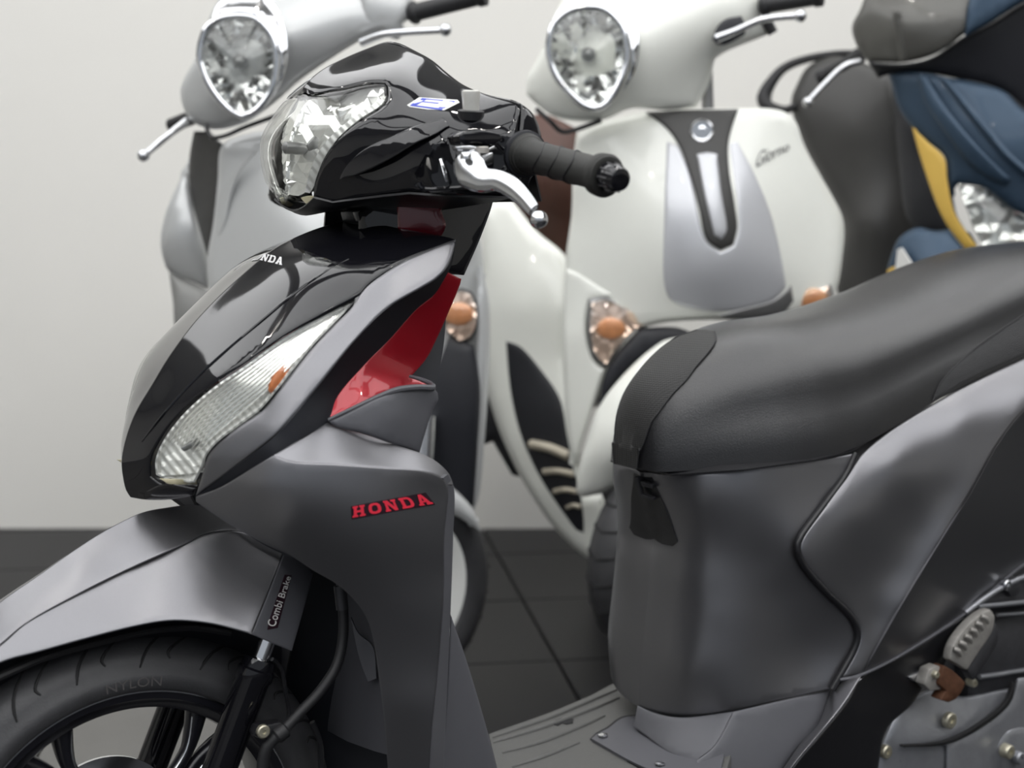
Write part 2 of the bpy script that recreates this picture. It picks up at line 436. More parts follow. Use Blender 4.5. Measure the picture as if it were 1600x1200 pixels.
M = dict(
    matte=mat('matte_grey_paint', (.215, .214, .226), .31, .85, noise=.12, nscale=900, bump=.05, bscale=1800),
    pocket=mat('grey_plastic', (.105, .106, .118), .48, .1, noise=.1, bump=.1, bscale=1500),
    gloss=mat('black_gloss_paint', (.0055, .0055, .0075), .05, 0, coat=.15, noise=.1),
    black=mat('black_plastic', (.012, .012, .014), .35, noise=.2),
    deep=mat('dark_inner_plastic', (.012, .013, .018), .5, noise=.3),
    red=mat('red_metallic_paint', (.42, .006, .018), .28, .35, coat=.8, noise=.25, nscale=1200),
    chrome=mat('chrome', (.82, .83, .85), .08, 1.0, noise=.06),
    alu=mat('polished_aluminium', (.72, .73, .75), .2, 1.0, noise=.2, nscale=60),
    zinc=mat('zinc_bolt', (.70, .66, .52), .4, .8, noise=.5, nscale=200),
    rust=mat('rusty_steel', (.17, .075, .04), .6, .4, noise=.75, nscale=120, bump=.3),
    rubber=mat('black_rubber', (.016, .016, .018), .55, noise=.4, nscale=60, bump=.1),
    tyre=mat('tyre_rubber', (.058, .058, .062), .48, noise=.55, nscale=45, bump=.25, bscale=500),
    groove=mat('tyre_groove', (.008, .008, .009), .7),
    rim=mat('black_wheel_paint', (.014, .014, .019), .28, .2, coat=.3, noise=.4),
    vinyl=mat('seat_vinyl', (.014, .014, .0155), .30, 0, noise=.35, nscale=25, bump=.35, bscale=900, spec=.8),
    mesh=weave('seat_mesh_fabric', (.02, .02, .0195), .6, 420),
    rib=ribbed('seat_ribbed_vinyl', (.034, .034, .036), .5, 3200, (.1, .1, .99)),
    floorboard=mat('floorboard_plastic', (.12, .12, .115), .5, .1, noise=.25, nscale=200, bump=.3, bscale=900),
    engine=mat('engine_casting', (.42, .43, .46), .36, .7, noise=.5, nscale=30, bump=.3, bscale=300),
    engine_dark=mat('dark_engine_metal', (.075, .075, .082), .45, .5, noise=.6, nscale=40, bump=.3),
    peg=mat('peg_alloy', (.48, .46, .43), .5, .45, noise=.6, nscale=70, bump=.4, bscale=200),
    lens=clear('clear_lens', (.97, .975, .965)),
    amber=mat('amber_bulb', (.62, .17, .03), .25, noise=.2),
    ivory=mat('aged_ivory_plastic', (.60, .55, .38), .4, noise=.3),
    whiteprint=mat('white_print', (.72, .72, .70), .5),
    silverprint=mat('silver_print', (.75, .75, .75), .3, .6),
    blueprint=mat('blue_print', (.035, .06, .45), .4),
    redprint=mat('red_print', (.75, .03, .06), .4),
    blackprint=mat('black_print', (.02, .006, .012), .4),
    reflb=mat('old_lamp_reflector', (.9, .9, .9), .07, 1.0, noise=.05),
    refl=mat('lamp_reflector', (.95, .95, .93), .16, .72, noise=.03),
    refl_rib=ribbed('ribbed_reflector', (.97, .965, .945), .22, 900, (.75, .2, .62), .15, .6),
    knob=mat('worn_white_metal', (.72, .71, .67), .35, .35, noise=.3, nscale=90),
    smoke=mat('lamp_divider', (.25, .25, .25), .3, .6),
)

# ------------------------------------------------------------------ the room
wall_m = mat('painted_wall', (.80, .785, .745), .75, noise=.06, nscale=3)
ceil_m = mat('ceiling_paint', (.80, .80, .79), .8, noise=.05, nscale=4)
floor_m = mat('floor_screed', (.05, .05, .05), .6, noise=.3)
tile_d = mat('dark_floor_tile', (.005, .005, .007), .36, spec=.15, noise=.5, nscale=9)
tile_l = mat('grey_floor_tile', (.12, .117, .11), .35, noise=.4, nscale=9)
added_light_m = mat('added_panel_diffuser', (.9, .9, .9), .5, emit=((.985, .99, 1.0), PANEL_POWER))
spot_m = mat('spot_diffuser', (.9, .9, .9), .5, emit=((1.0, .97, .92), 95.0))
frame_m = mat('lamp_housing', (.75, .75, .75), .5)
R_ = ROOM
def structure(name, lo, hi, m):
    lo = np.array(lo); hi = np.array(hi); o = box(name, (lo + hi) / 2, hi - lo, m); o['kind'] = 'structure'; return o
fl = structure('floor', (R_['x0'], R_['y0'], -.12), (R_['x1'], R_['y1'], -.012), floor_m)
structure('wall_back', (R_['x0'] - .1, R_['y1'], -.12), (R_['x1'] + .1, R_['y1'] + .6, R_['h']), wall_m)
structure('wall_left', (R_['x0'] - .1, R_['y0'], -.12), (R_['x0'], R_['y1'], R_['h']), wall_m)
structure('wall_right', (R_['x1'], R_['y0'], -.12), (R_['x1'] + .1, R_['y1'], R_['h']), wall_m)
structure('ceiling', (R_['x0'] - .1, R_['y0'], R_['h']), (R_['x1'] + .1, R_['y1'] + .1, R_['h'] + .1), ceil_m)
# square floor tiles laid slightly askew, each a piece of the floor
TS = .45; ta = math.radians(-8); bm = bmesh.new(); bmesh.ops.create_cube(bm, size=1.0)
for v in bm.verts: v.co = Vector((v.co.x * (TS - .005), v.co.y * (TS - .005), v.co.z * .012 - .006))
bmesh.ops.bevel(bm, geom=[e for e in bm.edges if min(w.co.z for w in e.verts) > -.004], offset=.0015, segments=1, affect='EDGES')
tm = {}
for k, m_ in (('d', tile_d), ('l', tile_l)):
    me = bpy.data.meshes.new('floor_tile'); bm.to_mesh(me); me.materials.append(m_); tm[k] = me
bm.free()
for i in range(-10, 11):
    for j in range(-2, 12):
        x = (i + .17) * TS; y = (j + .2) * TS; X = math.cos(ta) * x + math.sin(ta) * y - .30; Y = -math.sin(ta) * x + math.cos(ta) * y
        if not (R_['x0'] + .33 < X < R_['x1'] - .33 and -.3 < Y < R_['y1'] + .26): continue
        o = bpy.data.objects.new('floor_tile', tm['l' if (X < -.42 and Y < 2.75) else 'd']); COL.objects.link(o); o.location = (X, Y, 0); o.rotation_euler = (0, 0, -ta); o.parent = fl
# luminous panels added over most of the ceiling for soft reflections, then round spots
def added_light_panel(x, y, w, l, n):
    t = thing('added_light_panel', 'large square ceiling light panel added for soft reflections, %s' % n, 'lamp', None, 'added ceiling light panels'); t.location = (0, 0, 0)
    box('housing', (x, y, R_['h'] - .03), (w + .05, l + .05, .06), frame_m, t); box('diffuser', (x, y, R_['h'] - .065), (w, l, .012), added_light_m, t)
row = ['front', 'second', 'third', 'rear']; side = ['far left', 'left', 'right', 'far right']
for a, x in enumerate((-2.5, -.8, .9, 2.6)):
    for b, y in enumerate((-2.2, -.6, 1.0, 2.7)):
        added_light_panel(x, y, 1.5, 1.45, '%s of the %s row' % (side[a], row[b]))
k = 0
for x in (-1.7, 0.05, 1.75):
    for y in (-1.4, .2, 1.8):
        t = thing('ceiling_spot', 'small round ceiling spot, %s of the %s row' % ({-1.7: 'left', .05: 'middle', 1.75: 'right'}[x], {-1.4: 'front', .2: 'middle', 1.8: 'rear'}[y]), 'lamp', None, 'small ceiling spots')
        lathe('housing', (x, y, R_['h']), (0, 0, -1), [(0, .07), (.03, .07), (.035, .05)], frame_m, t); lathe('diffuser', (x, y, R_['h'] - .036), (0, 0, -1), [(0, .045), (.006, .045), (.01, .03)], spot_m, t)

# ------------------------------------------------------------------ the scooter in front
MS = thing('scooter', 'black and matte grey scooter with red inner panel, nearest in front', 'scooter', None)
P = BODY.P
def pts(l): return np.array([P(*p) for p in l])
def mirrored(A): return BODY.mir(np.array(A))

# handlebar cover -----------------------------------------------------------
cov_ctrl = [(472,141,0),(474,137,0),(500,112,0),(537,92,0),(575,76,0),(605,66,0),(625,69,22),(650,80,50),(675,95,78),(700,116,108),(725,133,136),(762,148,172),(800,156,202),(813,161,212),
    (482,147,25),(525,141,62),(575,130,92),(602,130,106),(530,116,44),(575,104,62),(620,100,78),(650,125,118),(640,160,138),(700,160,168),(740,178,190),(606,157,114),(595,170,117),
    (562,190,104),(540,207,93),(517,232,78),(500,262,61),(491,290,48),(690,185,180),(650,196,162),(612,213,140),(575,229,117),(550,248,100),(532,274,84),(800,185,216),(770,200,210),
    (612,236,133),(575,256,106),(650,215,158),(520,312,62),(560,306,94),(600,302,124),(640,299,150),(667,301,166),(740,304,196),(797,306,217),(640,265,160),(600,278,130),(560,285,104),
    (660,242,174),(700,214,188),(740,211,204),(797,215,218),(797,260,221),(740,292,203),(690,296,184),(490,306,48)]
cov_out = [(472,142),(474,136),(500,111),(537,91),(575,75),(605,65),(625,68),(650,80),(675,94),(700,115),(725,133),(762,148),(800,156),(813,161),(807,215),(800,260),(797,307),(740,305),(667,302),(640,300),(600,304),(560,309),(520,315),(490,308),(491,290),(500,262),(517,232),(540,207),(562,190),(595,170),(606,157),(606,136),(602,130),(575,130),(525,141),(482,147)]
recess = [(650,284),(655,266),(672,247),(712,219),(742,214),(780,218),(792,240),(792,282),(740,289),(690,292),(662,294)]
o, S_cov = panel('handlebar_cover', cov_out, cov_ctrl, M['gloss'], MS, reg=.12, cl=cov_out[:6], thick=3, roll=(6, 2.5), res=7, mirror='join', holes=[recess])
scoop = [(531,280),(536,266),(550,248),(575,229),(612,213),(650,196),(692,184),(702,196),(680,210),(650,224),(612,247),(575,266),(550,276)]
panel('cover_scoop', scoop, [(x, y, float(S_cov(x, y)[0]) + o_) for (x, y), o_ in zip(scoop, (2, 1.5, .5, .5, .5, .5, .5, 3, 5, 7, 8, 7, 4))], M['gloss'], MS, thick=3, roll=(2.5, 1), res=7, mirror='copy', reg=.05)
low = [(491,307,48),(520,314,62),(560,309,94),(600,304,124),(640,300,150),(667,302,166),(740,305,196),(797,307,217)]
A = pts(low); ruled('handlebar_cover_underside', A, mirrored(A), M['black'], MS, n=10, bulge=(0, 0, -.012))
top = [(605,66,0.5),(625,69,22),(650,81,50),(675,96,78),(700,117,108),(725,134,136),(762,149,172),(800,157,202),(813,162,212)]
A = pts(top); B = A + BODY.X * -.025 + np.array([0, 0, -1.0]) * (A[:, 2:3] - P(740, 305, 196)[2] + .005); ruled('handlebar_rear_cover', A, B, M['black'], MS, n=5)
ruled('handlebar_rear_cover', mirrored(A)[::-1], mirrored(B)[::-1], M['black'], MS, n=5)
# end pods around the grips
pod = [(813,161),(832,177),(843,200),(847,228),(844,258),(831,278),(826,293),(797,307),(800,260),(807,215)]
panel('grip_pod', pod, [(813,161,213),(807,215,219),(797,307,217),(832,177,214),(847,228,216),(826,293,216),(825,235,221)], M['gloss'], MS, thick=12, roll=(8, 4), res=7, mirror='copy')
# cavity behind the brake lever
rc = smooth_outline(recess, 10); Rf = P(rc[:, 0], rc[:, 1], S_cov(rc[:, 0], rc[:, 1]) - 3); Rb = Rf - BODY.L * .055 - BODY.X * .012
Rf = np.r_[Rf, Rf[:1]]; Rb = np.r_[Rb, Rb[:1]]
ruled('lever_cavity', Rf, Rb, M['black'], MS, n=2, thick=1.5)
prism('lever_cavity_back', Rb[:-1], .003, M['black'], MS)
# front edge lip under the lever
tube('lever_cavity_lip', pts([(655,286,178),(664,296,181),(700,295,190),(745,292,206),(788,287,221)]), [.0025] * 5, M['gloss'], MS, seg=8)
# switch housing and mechanism in the cavity
slab('clutch_switch', [(664,246),(690,240),(706,248),(712,268),(690,279),(670,270)], 172, 14, M['ivory'], MS, bev=.002)
slab('switch_plate', [(668,246),(682,244),(688,250),(688,272),(676,268),(668,258)], 176, 3, M['peg'], MS, bev=.0006)
tube('switch_lever', pts([(690,250,184),(696,270,190),(700,284,192)]), [.004, .005, .004], M['alu'], MS, seg=10, flat=(1, .5))
# lever bracket
slab('lever_bracket', [(716,212),(724,205),(760,203),(780,207),(786,216),(770,228),(745,224),(722,226)], 230, 22, M['gloss'], MS, bev=.002)
slab('bracket_plate', [(712,229),(735,227),(760,233),(773,227),(774,233),(758,240),(735,236),(716,236)], 232, 8, M['alu'], MS, bev=.001)
screw('bracket_bolt', 728, 238, 238, 5, M['alu'], MS, h=6, dirv=np.array([0, 0, 1.0]))
screw('bracket_bolt', 754, 229, 234, 6, M['peg'], MS, h=6, dirv=np.array([0, 0, 1.0]))
# brake lever
lev = pts([(724,244,222),(731,256,228),(738,270,236),(754,281,248),(778,282,264),(800,293,282),(820,311,300),(834,328,314)])
tube('brake_lever', lev, [.011, .0155, .016, .012, .0095, .0092, .0075, .006], M['alu'], MS, seg=20, step=.004, flat=(.55, 1.0))
ball('lever_ball', P(842, 343, 320), .0078, M['chrome'], MS)
slab('lever_pivot_block', [(748,240),(772,237),(772,256),(757,262),(752,275),(744,262)], 226, 16, M['alu'], MS, bev=.002)
# left grip
g0 = P(818, 240, 219); g1 = P(944, 274, 352); gax = (g1 - g0) / np.linalg.norm(g1 - g0); GL = np.linalg.norm(g1 - g0)
grip_m = ribbed('grip_rubber', (.022, .022, .02), .6, 2600, gax, strength=.35)
def grip(a0, ax, nm):
    g = lathe('grip', a0, ax, [(-.002, .012), (-.002, .0195), (.004, .0205), (.009, .019), (.012, .016), (.02, .0148), (GL * .55, .0145), (GL - .012, .0142), (GL - .008, .0145), (GL - .006, .0185), (GL + .002, .019), (GL + .005, .017), (GL + .006, .011)], grip_m, MS, seg=40)
    lathe('grip_collar', a0 - ax * .001, ax, [(0, .018), (.002, .0222), (.006, .022), (.008, .018)], M['deep'], g, seg=36)
    # bar end weight with flutes
    e = lathe('bar_end', a0 + ax * (GL + .006), ax, [(0, .012), (.004, .0125), (.014, .0115), (.019, .0095), (.020, .006), (.0195, .002)], M['gloss'], g, seg=30)
    u = np.cross(ax, [0, 0, 1.0]); u /= np.linalg.norm(u); w = np.cross(ax, u)
    for k in range(10):
        q = 2 * math.pi * k / 10; dv = math.cos(q) * u + math.sin(q) * w
        tube('flute', [a0 + ax * (GL + .008) + dv * .0122, a0 + ax * (GL + .020) + dv * .0112], [.0014, .001], M['black'], g, seg=6)
    # raised wave ribs around the grip
    for s in (.042, .068, .094):
        W = []
        for k in range(41):
            q = 2 * math.pi * k / 40; W.append(a0 + ax * (s + .009 * math.cos(q * 2 + .8)) + (math.cos(q) * u + math.sin(q) * w) * .0146)
        tube('grip_rib', W, [.0009] * 41, M['rubber'], g, seg=6, step=.01)
    return g
grip(g0, gax, 'near')
gm0 = mirrored(g0[None])[0]; gax2 = gax - 2 * (gax @ BODY.L) * BODY.L
grip(gm0 + BODY.L * .035, gax2, 'far')
lev2 = mirrored(lev) + BODY.X * -.045 + np.array([0, 0, .015]); tube('brake_lever', lev2, [.011, .0155, .016, .012, .0095, .0092, .0075, .006], M['alu'], MS, seg=20, step=.004, flat=(.55, 1.0))
slab('front_bar_mark', [(962,276),(968,274),(970,282),(965,286)], 371, 1, M['whiteprint'], MS, bev=.0002)
# mirror boss with its rubber grommet
lathe('mirror_hole', P(735, 180, 186) - np.array([0, 0, .004]), (0.05, -.15, 1), [(0, .012), (.008, .0125), (.009, .010)], M['black'], MS)
lathe('mirror_boss', P(736, 180, 188), (0.0, -.1, 1), [(0, .0078), (.012, .0080), (.019, .0088), (.022, .0086), (.023, .006)], M['knob'], MS, seg=18)
# blue and white FI sticker
decal('sticker', [[(636,164),(655,152),(715,156),(718,160),(694,172),(668,171),(640,167)]], S_cov, M['whiteprint'], MS, off=.6, thick=.3)
lettering('sticker_letters', 'FI', [(660,153),(712,158),(694,169),(642,163)], S_cov, M['blueprint'], MS, off=1.0, thick=.2)
decal('sticker_band', [[(640,165),(643,163.5),(692,169.5),(690,172)]], S_cov, M['blueprint'], MS, off=1.0, thick=.2)
# headlamp ---------------------------------------------------------------------
lens_ctrl = [(606,136,107),(606,157,112),(595,170,115),(562,190,102),(540,207,91),(517,232,76),(500,262,59),(491,290,46),(480,307,36),(468,146,0),(452,168,0),(437,200,0),(428,240,0),(424,275,0),(426,300,0),(438,313,0),
    (462,315,22),(482,149,25),(525,143,61),(575,132,91),(600,130,104),(442,240,21),(462,240,44),(485,240,61),(455,200,26),(480,200,56),(515,200,80),(445,280,26),(465,285,39),(500,165,55),(550,165,92)]
lens_out = [(482,149),(525,143),(575,133),(600,131),(605,136),(605,157),(594,170),(561,190),(539,207),(516,232),(499,262),(490,290),(480,307),(462,315),(438,314),(427,302),(424,275),(428,240),(437,200),(452,168),(468,145)]
lens_out = lens_out[-8:] + lens_out[:-8]
HL = bpy.data.objects.new('headlamp', None); COL.objects.link(HL); HL.parent = MS
S_lens = Surf(lens_ctrl)
panel('headlamp_lens', lens_out, S_lens, M['lens'], HL, cl=lens_out[:8], thick=3, roll=(5, 2), res=7, mirror='join')
refl_out = [(484,156),(525,148),(575,138),(600,136),(601,158),(560,187),(526,212),(505,240),(490,272),(482,298),(466,306),(452,304),(447,280),(448,245),(456,205),(470,172)]
panel('headlamp_reflector', refl_out, [(484,156,0),(470,172,0),(456,205,0),(448,245,0),(447,280,0),(452,304,0),(525,148,45),(575,138,80),(600,136,97),(601,158,105),(560,187,92),(526,212,72),(505,240,54),(490,272,40),(482,298,26),(480,230,12),(500,200,22),(530,175,46),(470,265,8)], M['refl'], HL, thick=2, roll=None, res=17, flat=True, jitter=1.6, mirror='join')
lathe('headlamp_bulb', P(480, 232, 16), BODY.X, [(0, .003), (.004, .006), (.012, .0065), (.024, .006), (.027, .002)], M['smoke'], HL, seg=18)
slab('headlamp_bulb_cap', [(480,226),(492,212),(499,216),(497,232),(484,236)], 40, 4, M['smoke'], HL)
slab('side_lamp_prism', [(527,170),(558,160),(562,176),(534,192)], 74, 8, M['refl'], HL, bev=.003)
panel('lens_rim_ribs', [(603,150),(597,162),(558,189),(528,216),(503,254),(492,288),(484,302),(476,300),(484,268),(500,234),(528,202),(560,178)], [(x, y, Y - 5) for x, y, Y in lens_ctrl], M['refl_rib'], HL, thick=1, roll=None, res=8, mirror='copy')
panel('lens_collar', [(470,309),(482,307),(520,315),(536,318),(528,321),(500,322),(478,318)], [(470,309,25),(482,307,36),(520,315,56),(536,318,62),(500,322,46),(478,318,28)], M['ivory'], HL, thick=4, res=6, roll=None, mirror='copy')
# neck below the handlebars ------------------------------------------------------
neck = [(560,332),(600,304),(690,303),(772,309),(766,330),(748,378),(725,430),(697,425),(690,400),(600,380),(560,360)]
panel('neck_cover', neck, [(560,345,40),(600,310,62),(690,305,92),(772,309,84),(748,378,84),(725,430,82),(697,425,96),(650,350,88)], M['gloss'], MS, thick=3, roll=(6, 3), res=10, mirror='copy')
A = pts([(772,309,84),(766,330,84),(748,378,84),(725,430,82)]); ruled('neck_back', A, mirrored(A), M['black'], MS, n=4)
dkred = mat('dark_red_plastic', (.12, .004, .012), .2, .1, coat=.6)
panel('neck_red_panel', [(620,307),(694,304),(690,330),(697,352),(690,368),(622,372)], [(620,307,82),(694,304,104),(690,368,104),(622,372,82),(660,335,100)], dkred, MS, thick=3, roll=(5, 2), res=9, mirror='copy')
tube('stem_tube', [BODY.W(.19, 0, .80), BODY.W(.165, 0, .90)], [.022, .022], M['deep'], MS)
slab('stem_bracket', [(551,330),(575,326),(596,330),(598,350),(575,358),(555,345)], 30, 30, M['engine_dark'], MS, bev=.002)
slab('stem_clip', [(553,331),(571,329),(571,343),(558,346)], 34, 4, M['peg'], MS)
# front hood -------------------------------------------------------------------
cl = [(204,777),(197,766),(192,745),(190,722),(193,700),(202,668),(214,640),(238,600),(262,560),(300,508),(325,480),(350,455),(390,419),(410,402),(432,386),(470,367),(505,354),(547,344)]
hood_ctrl = [(x, y, 0) for x, y in cl] + [(555,466,150),(505,492,143),(442,527,134),(380,570,124),(335,600,106),(285,642,76),(252,685,54),(237,717,46),(236,745,43),(255,757,52),(307,764,85),(303,773,85),(270,779,58),(230,781,24),
    (562,462,152),(575,447,154),(597,430,156),(630,409,160),(667,392,165),(710,374,172),(600,352,62),(650,362,112),(700,371,160),
    (280,562,22),(310,562,52),(350,563,92),(240,640,28),(262,640,54),(212,700,20),(228,700,39),(350,482,30),(400,482,76),(460,482,120),(420,421,38),(470,422,84),(540,422,130),(470,387,42),(520,386,82),(600,385,130),(660,386,158),(206,740,14),(222,745,32)]
hood_out = cl + [(575,347),(620,356),(665,364),(705,372),(710,374),(667,392),(630,409),(597,430),(575,447),(562,462),(555,466),(505,492),(442,527),(380,570),(335,600),(285,642),(252,685),(237,717),(236,744),(255,757),(307,764),(303,774),(270,780),(230,781)]
o, S_hood = panel('front_hood', hood_out, hood_ctrl, M['gloss'], MS, reg=.25, cl=cl, thick=3, roll=(6, 3), res=8, mirror='join')
tube('hood_crease', [P(x, y, float(S_hood(x, y)[0]) - .3) for x, y in ((222,690),(262,640),(320,578),(380,525),(440,475),(500,430),(545,405))], [.0008, .0014, .0018, .0018, .0018, .0014, .0008], M['gloss'], MS, seg=8)
# HONDA in silver across the middle of the hood (drawn letter by letter)
def rect(x0, y0, x1, y1): return [(x0, y0), (x1, y0), (x1, y1), (x0, y1)]
def ringpoly(x0, x1, y0, y1, tx, ty, start=0, n=12):
    out = []
    cx, cy, rx, ry = (x0 + x1) / 2, (y0 + y1) / 2, (x1 - x0) / 2, (y1 - y0) / 2
    for k in range(n):
        a, b = 2 * math.pi * k / n, 2 * math.pi * (k + 1) / n
        f = lambda t, s: (cx + (rx - s * tx) * math.copysign(abs(math.cos(t)) ** .75, math.cos(t)), cy + (ry - s * ty) * math.copysign(abs(math.sin(t)) ** .75, math.sin(t)))
        out.append([f(a, 0), f(b, 0), f(b, 1), f(a, 1)])
    return out
def glyph(c):
    s = .2
    if c == 'H': return [rect(.10, 0, .34, 1), rect(.66, 0, .90, 1), rect(.3, .4, .7, .58), rect(0, 0, .44, .16), rect(0, .84, .44, 1), rect(.56, 0, 1, .16), rect(.56, .84, 1, 1)]
    if c == 'O': return ringpoly(0, 1, 0, 1, .26, .2)
    if c == 'N': return [rect(.08, 0, .28, 1), rect(.74, 0, .92, 1), [(.04, 1), (.36, 1), (.92, 0), (.68, 0)], rect(0, 0, .38, .15), rect(0, .85, .3, 1), rect(.6, .85, 1, 1)]
    if c == 'D': return [rect(.08, 0, .34, 1), rect(0, 0, .5, .17), rect(0, .83, .5, 1)] + [q for q in ringpoly(.1, 1, 0, 1, .24, .18, n=16) if np.mean([p[0] for p in q]) > .45]
    if c == 'A': return [[(.04, 0), (.28, 0), (.60, 1), (.38, 1)], [(.66, 0), (.96, 0), (.66, 1), (.42, 1)], rect(.25, .24, .75, .4), rect(0, 0, .38, .15), rect(.58, 0, 1.02, .15)]
def word(w, gap=.08):
    out = []; n = len(w); cw = (1 - gap * (n - 1)) / n
    for i, c in enumerate(w):
        for p in glyph(c): out.append([(i * (cw + gap) + x * cw, y) for x, y in p])
    return out
decal('hood_emblem', word('NDA', .05), S_hood, M['silverprint'], MS, off=.9, quad=[(412,396),(443,402),(440,414),(406,406)], res=12)
farword = decal('hood_emblem', word('HO', .05), S_hood, M['silverprint'], MS, off=.9, quad=[(413,395),(432,398),(427,410),(408,406)], res=12)
me = farword.data; vv = np.zeros(len(me.vertices) * 3); me.vertices.foreach_get('co', vv); me.vertices.foreach_set('co', BODY.mir(vv.reshape(-1, 3)).ravel()); me.flip_normals()
# position lamps -------------------------------------------------------------
PL_ctrl = [(555,466,150),(505,492,144),(442,527,135),(380,570,125),(335,600,107),(285,642,76),(252,685,54),(237,717,46),(236,745,43),(255,752,51),(308,760,86),(550,480,153),(492,540,153),(460,580,151),(435,612,147),(410,642,137),(375,667,125),(340,695,112),(325,712,105),(318,735,97),(420,590,141),(330,650,108),(280,700,80),(500,515,151)]
PL_out = [(557,467),(505,492),(442,527),(380,570),(335,600),(285,642),(252,685),(238,717),(236,743),(254,752),(308,760),(318,736),(325,713),(340,695),(375,667),(410,642),(435,612),(460,580),(492,540),(550,480)]
S_pl = Surf(PL_ctrl)
for side_ in (0, 1):
    PLm = bpy.data.objects.new('position_lamp', None); COL.objects.link(PLm); PLm.parent = MS
    mm = (lambda q: BODY.mir(q)) if side_ else None
    before = set(bpy.data.objects)
    panel('lamp_lens', PL_out, S_pl, M['lens'], PLm, thick=2.5, roll=(5, 2), res=9)
    back = [(548,474),(505,498),(442,533),(382,576),(338,606),(290,648),(258,690),(246,718),(246,740),(258,745),(302,752),(312,732),(320,710),(336,690),(372,662),(404,638),(430,608),(455,576),(488,536)]
    panel('lamp_reflector', back, [(x, y, Y - 16) for x, y, Y in PL_ctrl], M['refl_rib'], PLm, thick=2, roll=(8, -8), res=10, jitter=.5)
    # sweeping optic ribs
    for k in range(9):
        t = .14 + k * .085; L = []
        for (a, b) in [((545,473),(546,478)), ((505,494),(492,538)), ((442,530),(455,580)), ((380,573),(430,612)), ((335,603),(372,664)), ((287,645),(338,692)), ((256,688),(322,710))]:
            x = a[0] + (b[0] - a[0]) * t; y = a[1] + (b[1] - a[1]) * t; L.append(P(x, y, float(S_pl(x, y)[0]) - 10))
        tube('optic_rib', L, [.0004, .0009, .0012, .0012, .0012, .0012, .0006], M['refl'], PLm, seg=6, step=.012)
    ball('amber_bulb', P(437, 589, 133), (.016, .005, .009), M['amber'], PLm, axes=[(P(470,565,132) - P(430,610,132)) / np.linalg.norm(P(470,565,132) - P(430,610,132)), BODY.L, (0, 0, 1)])
    slab('lamp_divider', [(284,700),(302,688),(352,680),(345,688),(312,696),(288,706)], 82, 4, M['smoke'], PLm)
    panel('low_reflector', [(252,716),(285,702),(322,700),(316,738),(252,744)], [(252,716,48),(285,702,64),(322,700,90),(316,738,84),(252,744,46)], M['refl_rib'], PLm, thick=2, roll=None, res=11, flat=True, jitter=1.4)
    slab('lens_sill', [(250,748),(308,750),(308,757),(262,756)], 66, 3, M['ivory'], PLm, bev=.0006)
    if side_:
        for ob in set(bpy.data.objects) - before:
            if ob.type != 'MESH': continue
            me = ob.data; vv = np.zeros(len(me.vertices) * 3); me.vertices.foreach_get('co', vv); me.vertices.foreach_set('co', BODY.mir(vv.reshape(-1, 3)).ravel()); me.flip_normals(); me.update()
# lower black frame under the lens
panel('hood_lower_lip', [(228,768),(256,756),(306,763),(300,774),(262,776),(236,774)], [(228,768,34),(256,756,60),(306,763,87),(300,774,86),(236,774,34)], M['gloss'], MS, thick=3, roll=(4, 2), res=7, mirror='copy')
# grey wings beside the hood ---------------------------------------------------
strip_ctrl = [(550,480,154),(492,540,154),(460,580,152),(435,612,148),(410,642,138),(375,667,126),(340,695,113),(325,712,106),(318,735,98),(307,772,88),(562,462,154),(575,447,156),(597,430,158),(630,409,162),(667,392,167),(712,374,175),
    (430,681,160),(487,617,168),(555,532,174),(605,482,178),(655,452,181),(680,437,183),(697,420,184),(710,395,182),(372,727,130),(500,570,165),(620,450,172)]
strip_out = [(712,374),(690,382),(667,392),(630,409),(597,430),(575,447),(562,462),(557,470),(550,480),(492,540),(460,580),(435,612),(410,642),(375,667),(340,695),(325,713),(318,736),(306,774),(340,750),(372,726),(430,681),(487,617),(555,532),(605,482),(655,452),(680,437),(697,420),(707,398)]
panel('front_wing', strip_out, strip_ctrl, M['matte'], MS, reg=.3, thick=4, roll=(5, 1.6), res=9, mirror='copy')
flange_out = [(711,378),(709,395),(697,420),(680,437),(655,452),(605,482),(555,532),(487,617),(430,681),(372,726),(306,776),(345,760),(390,733),(427,712),(475,682),(512,658),(527,619),(569,570),(607,532),(652,482),(679,460),(692,440),(706,412)]
panel('wing_flange', flange_out, [(711,378,174),(697,420,182),(680,437,181),(655,452,179),(605,482,176),(555,532,172),(487,617,166),(430,681,158),(372,726,128),(306,776,86),(390,733,142),(427,712,166),(475,682,170),(512,658,164),(527,619,150),(569,570,146),(607,532,146),(652,482,147),(679,460,148),(692,440,152),(706,412,168)], M['deep'], MS, thick=3, roll=None, res=9, mirror='copy')
red_out = [(690,432),(699,425),(721,436),(719,444),(682,530),(665,562),(640,590),(655,594),(672,604),(662,609),(625,611),(600,619),(560,636),(525,654),(511,654),(525,619),(567,570),(605,532),(650,482),(677,460)]
panel('red_inner_panel', red_out, [(699,425,152),(721,436,140),(682,530,128),(665,562,126),(640,590,130),(672,604,134),(625,611,154),(560,636,162),(511,654,160),(525,619,148),(567,570,144),(605,532,144),(650,482,146),(677,460,147),(640,540,142)], M['red'], MS, thick=3, roll=(3, 1), res=10, mirror='copy')
pocket_out = [(512,657),(528,651),(560,635),(600,617),(625,609),(650,606),(676,605),(684,614),(685,624),(676,642),(655,708),(612,693),(565,676),(525,667)]
panel('side_pocket', pocket_out, [(512,657,166),(560,635,176),(625,609,182),(676,605,176),(685,617,172),(655,708,172),(612,693,184),(565,676,180),(620,650,188),(675,642,170)], M['pocket'], MS, thick=3, roll=(5, 2), res=9, mirror='copy')
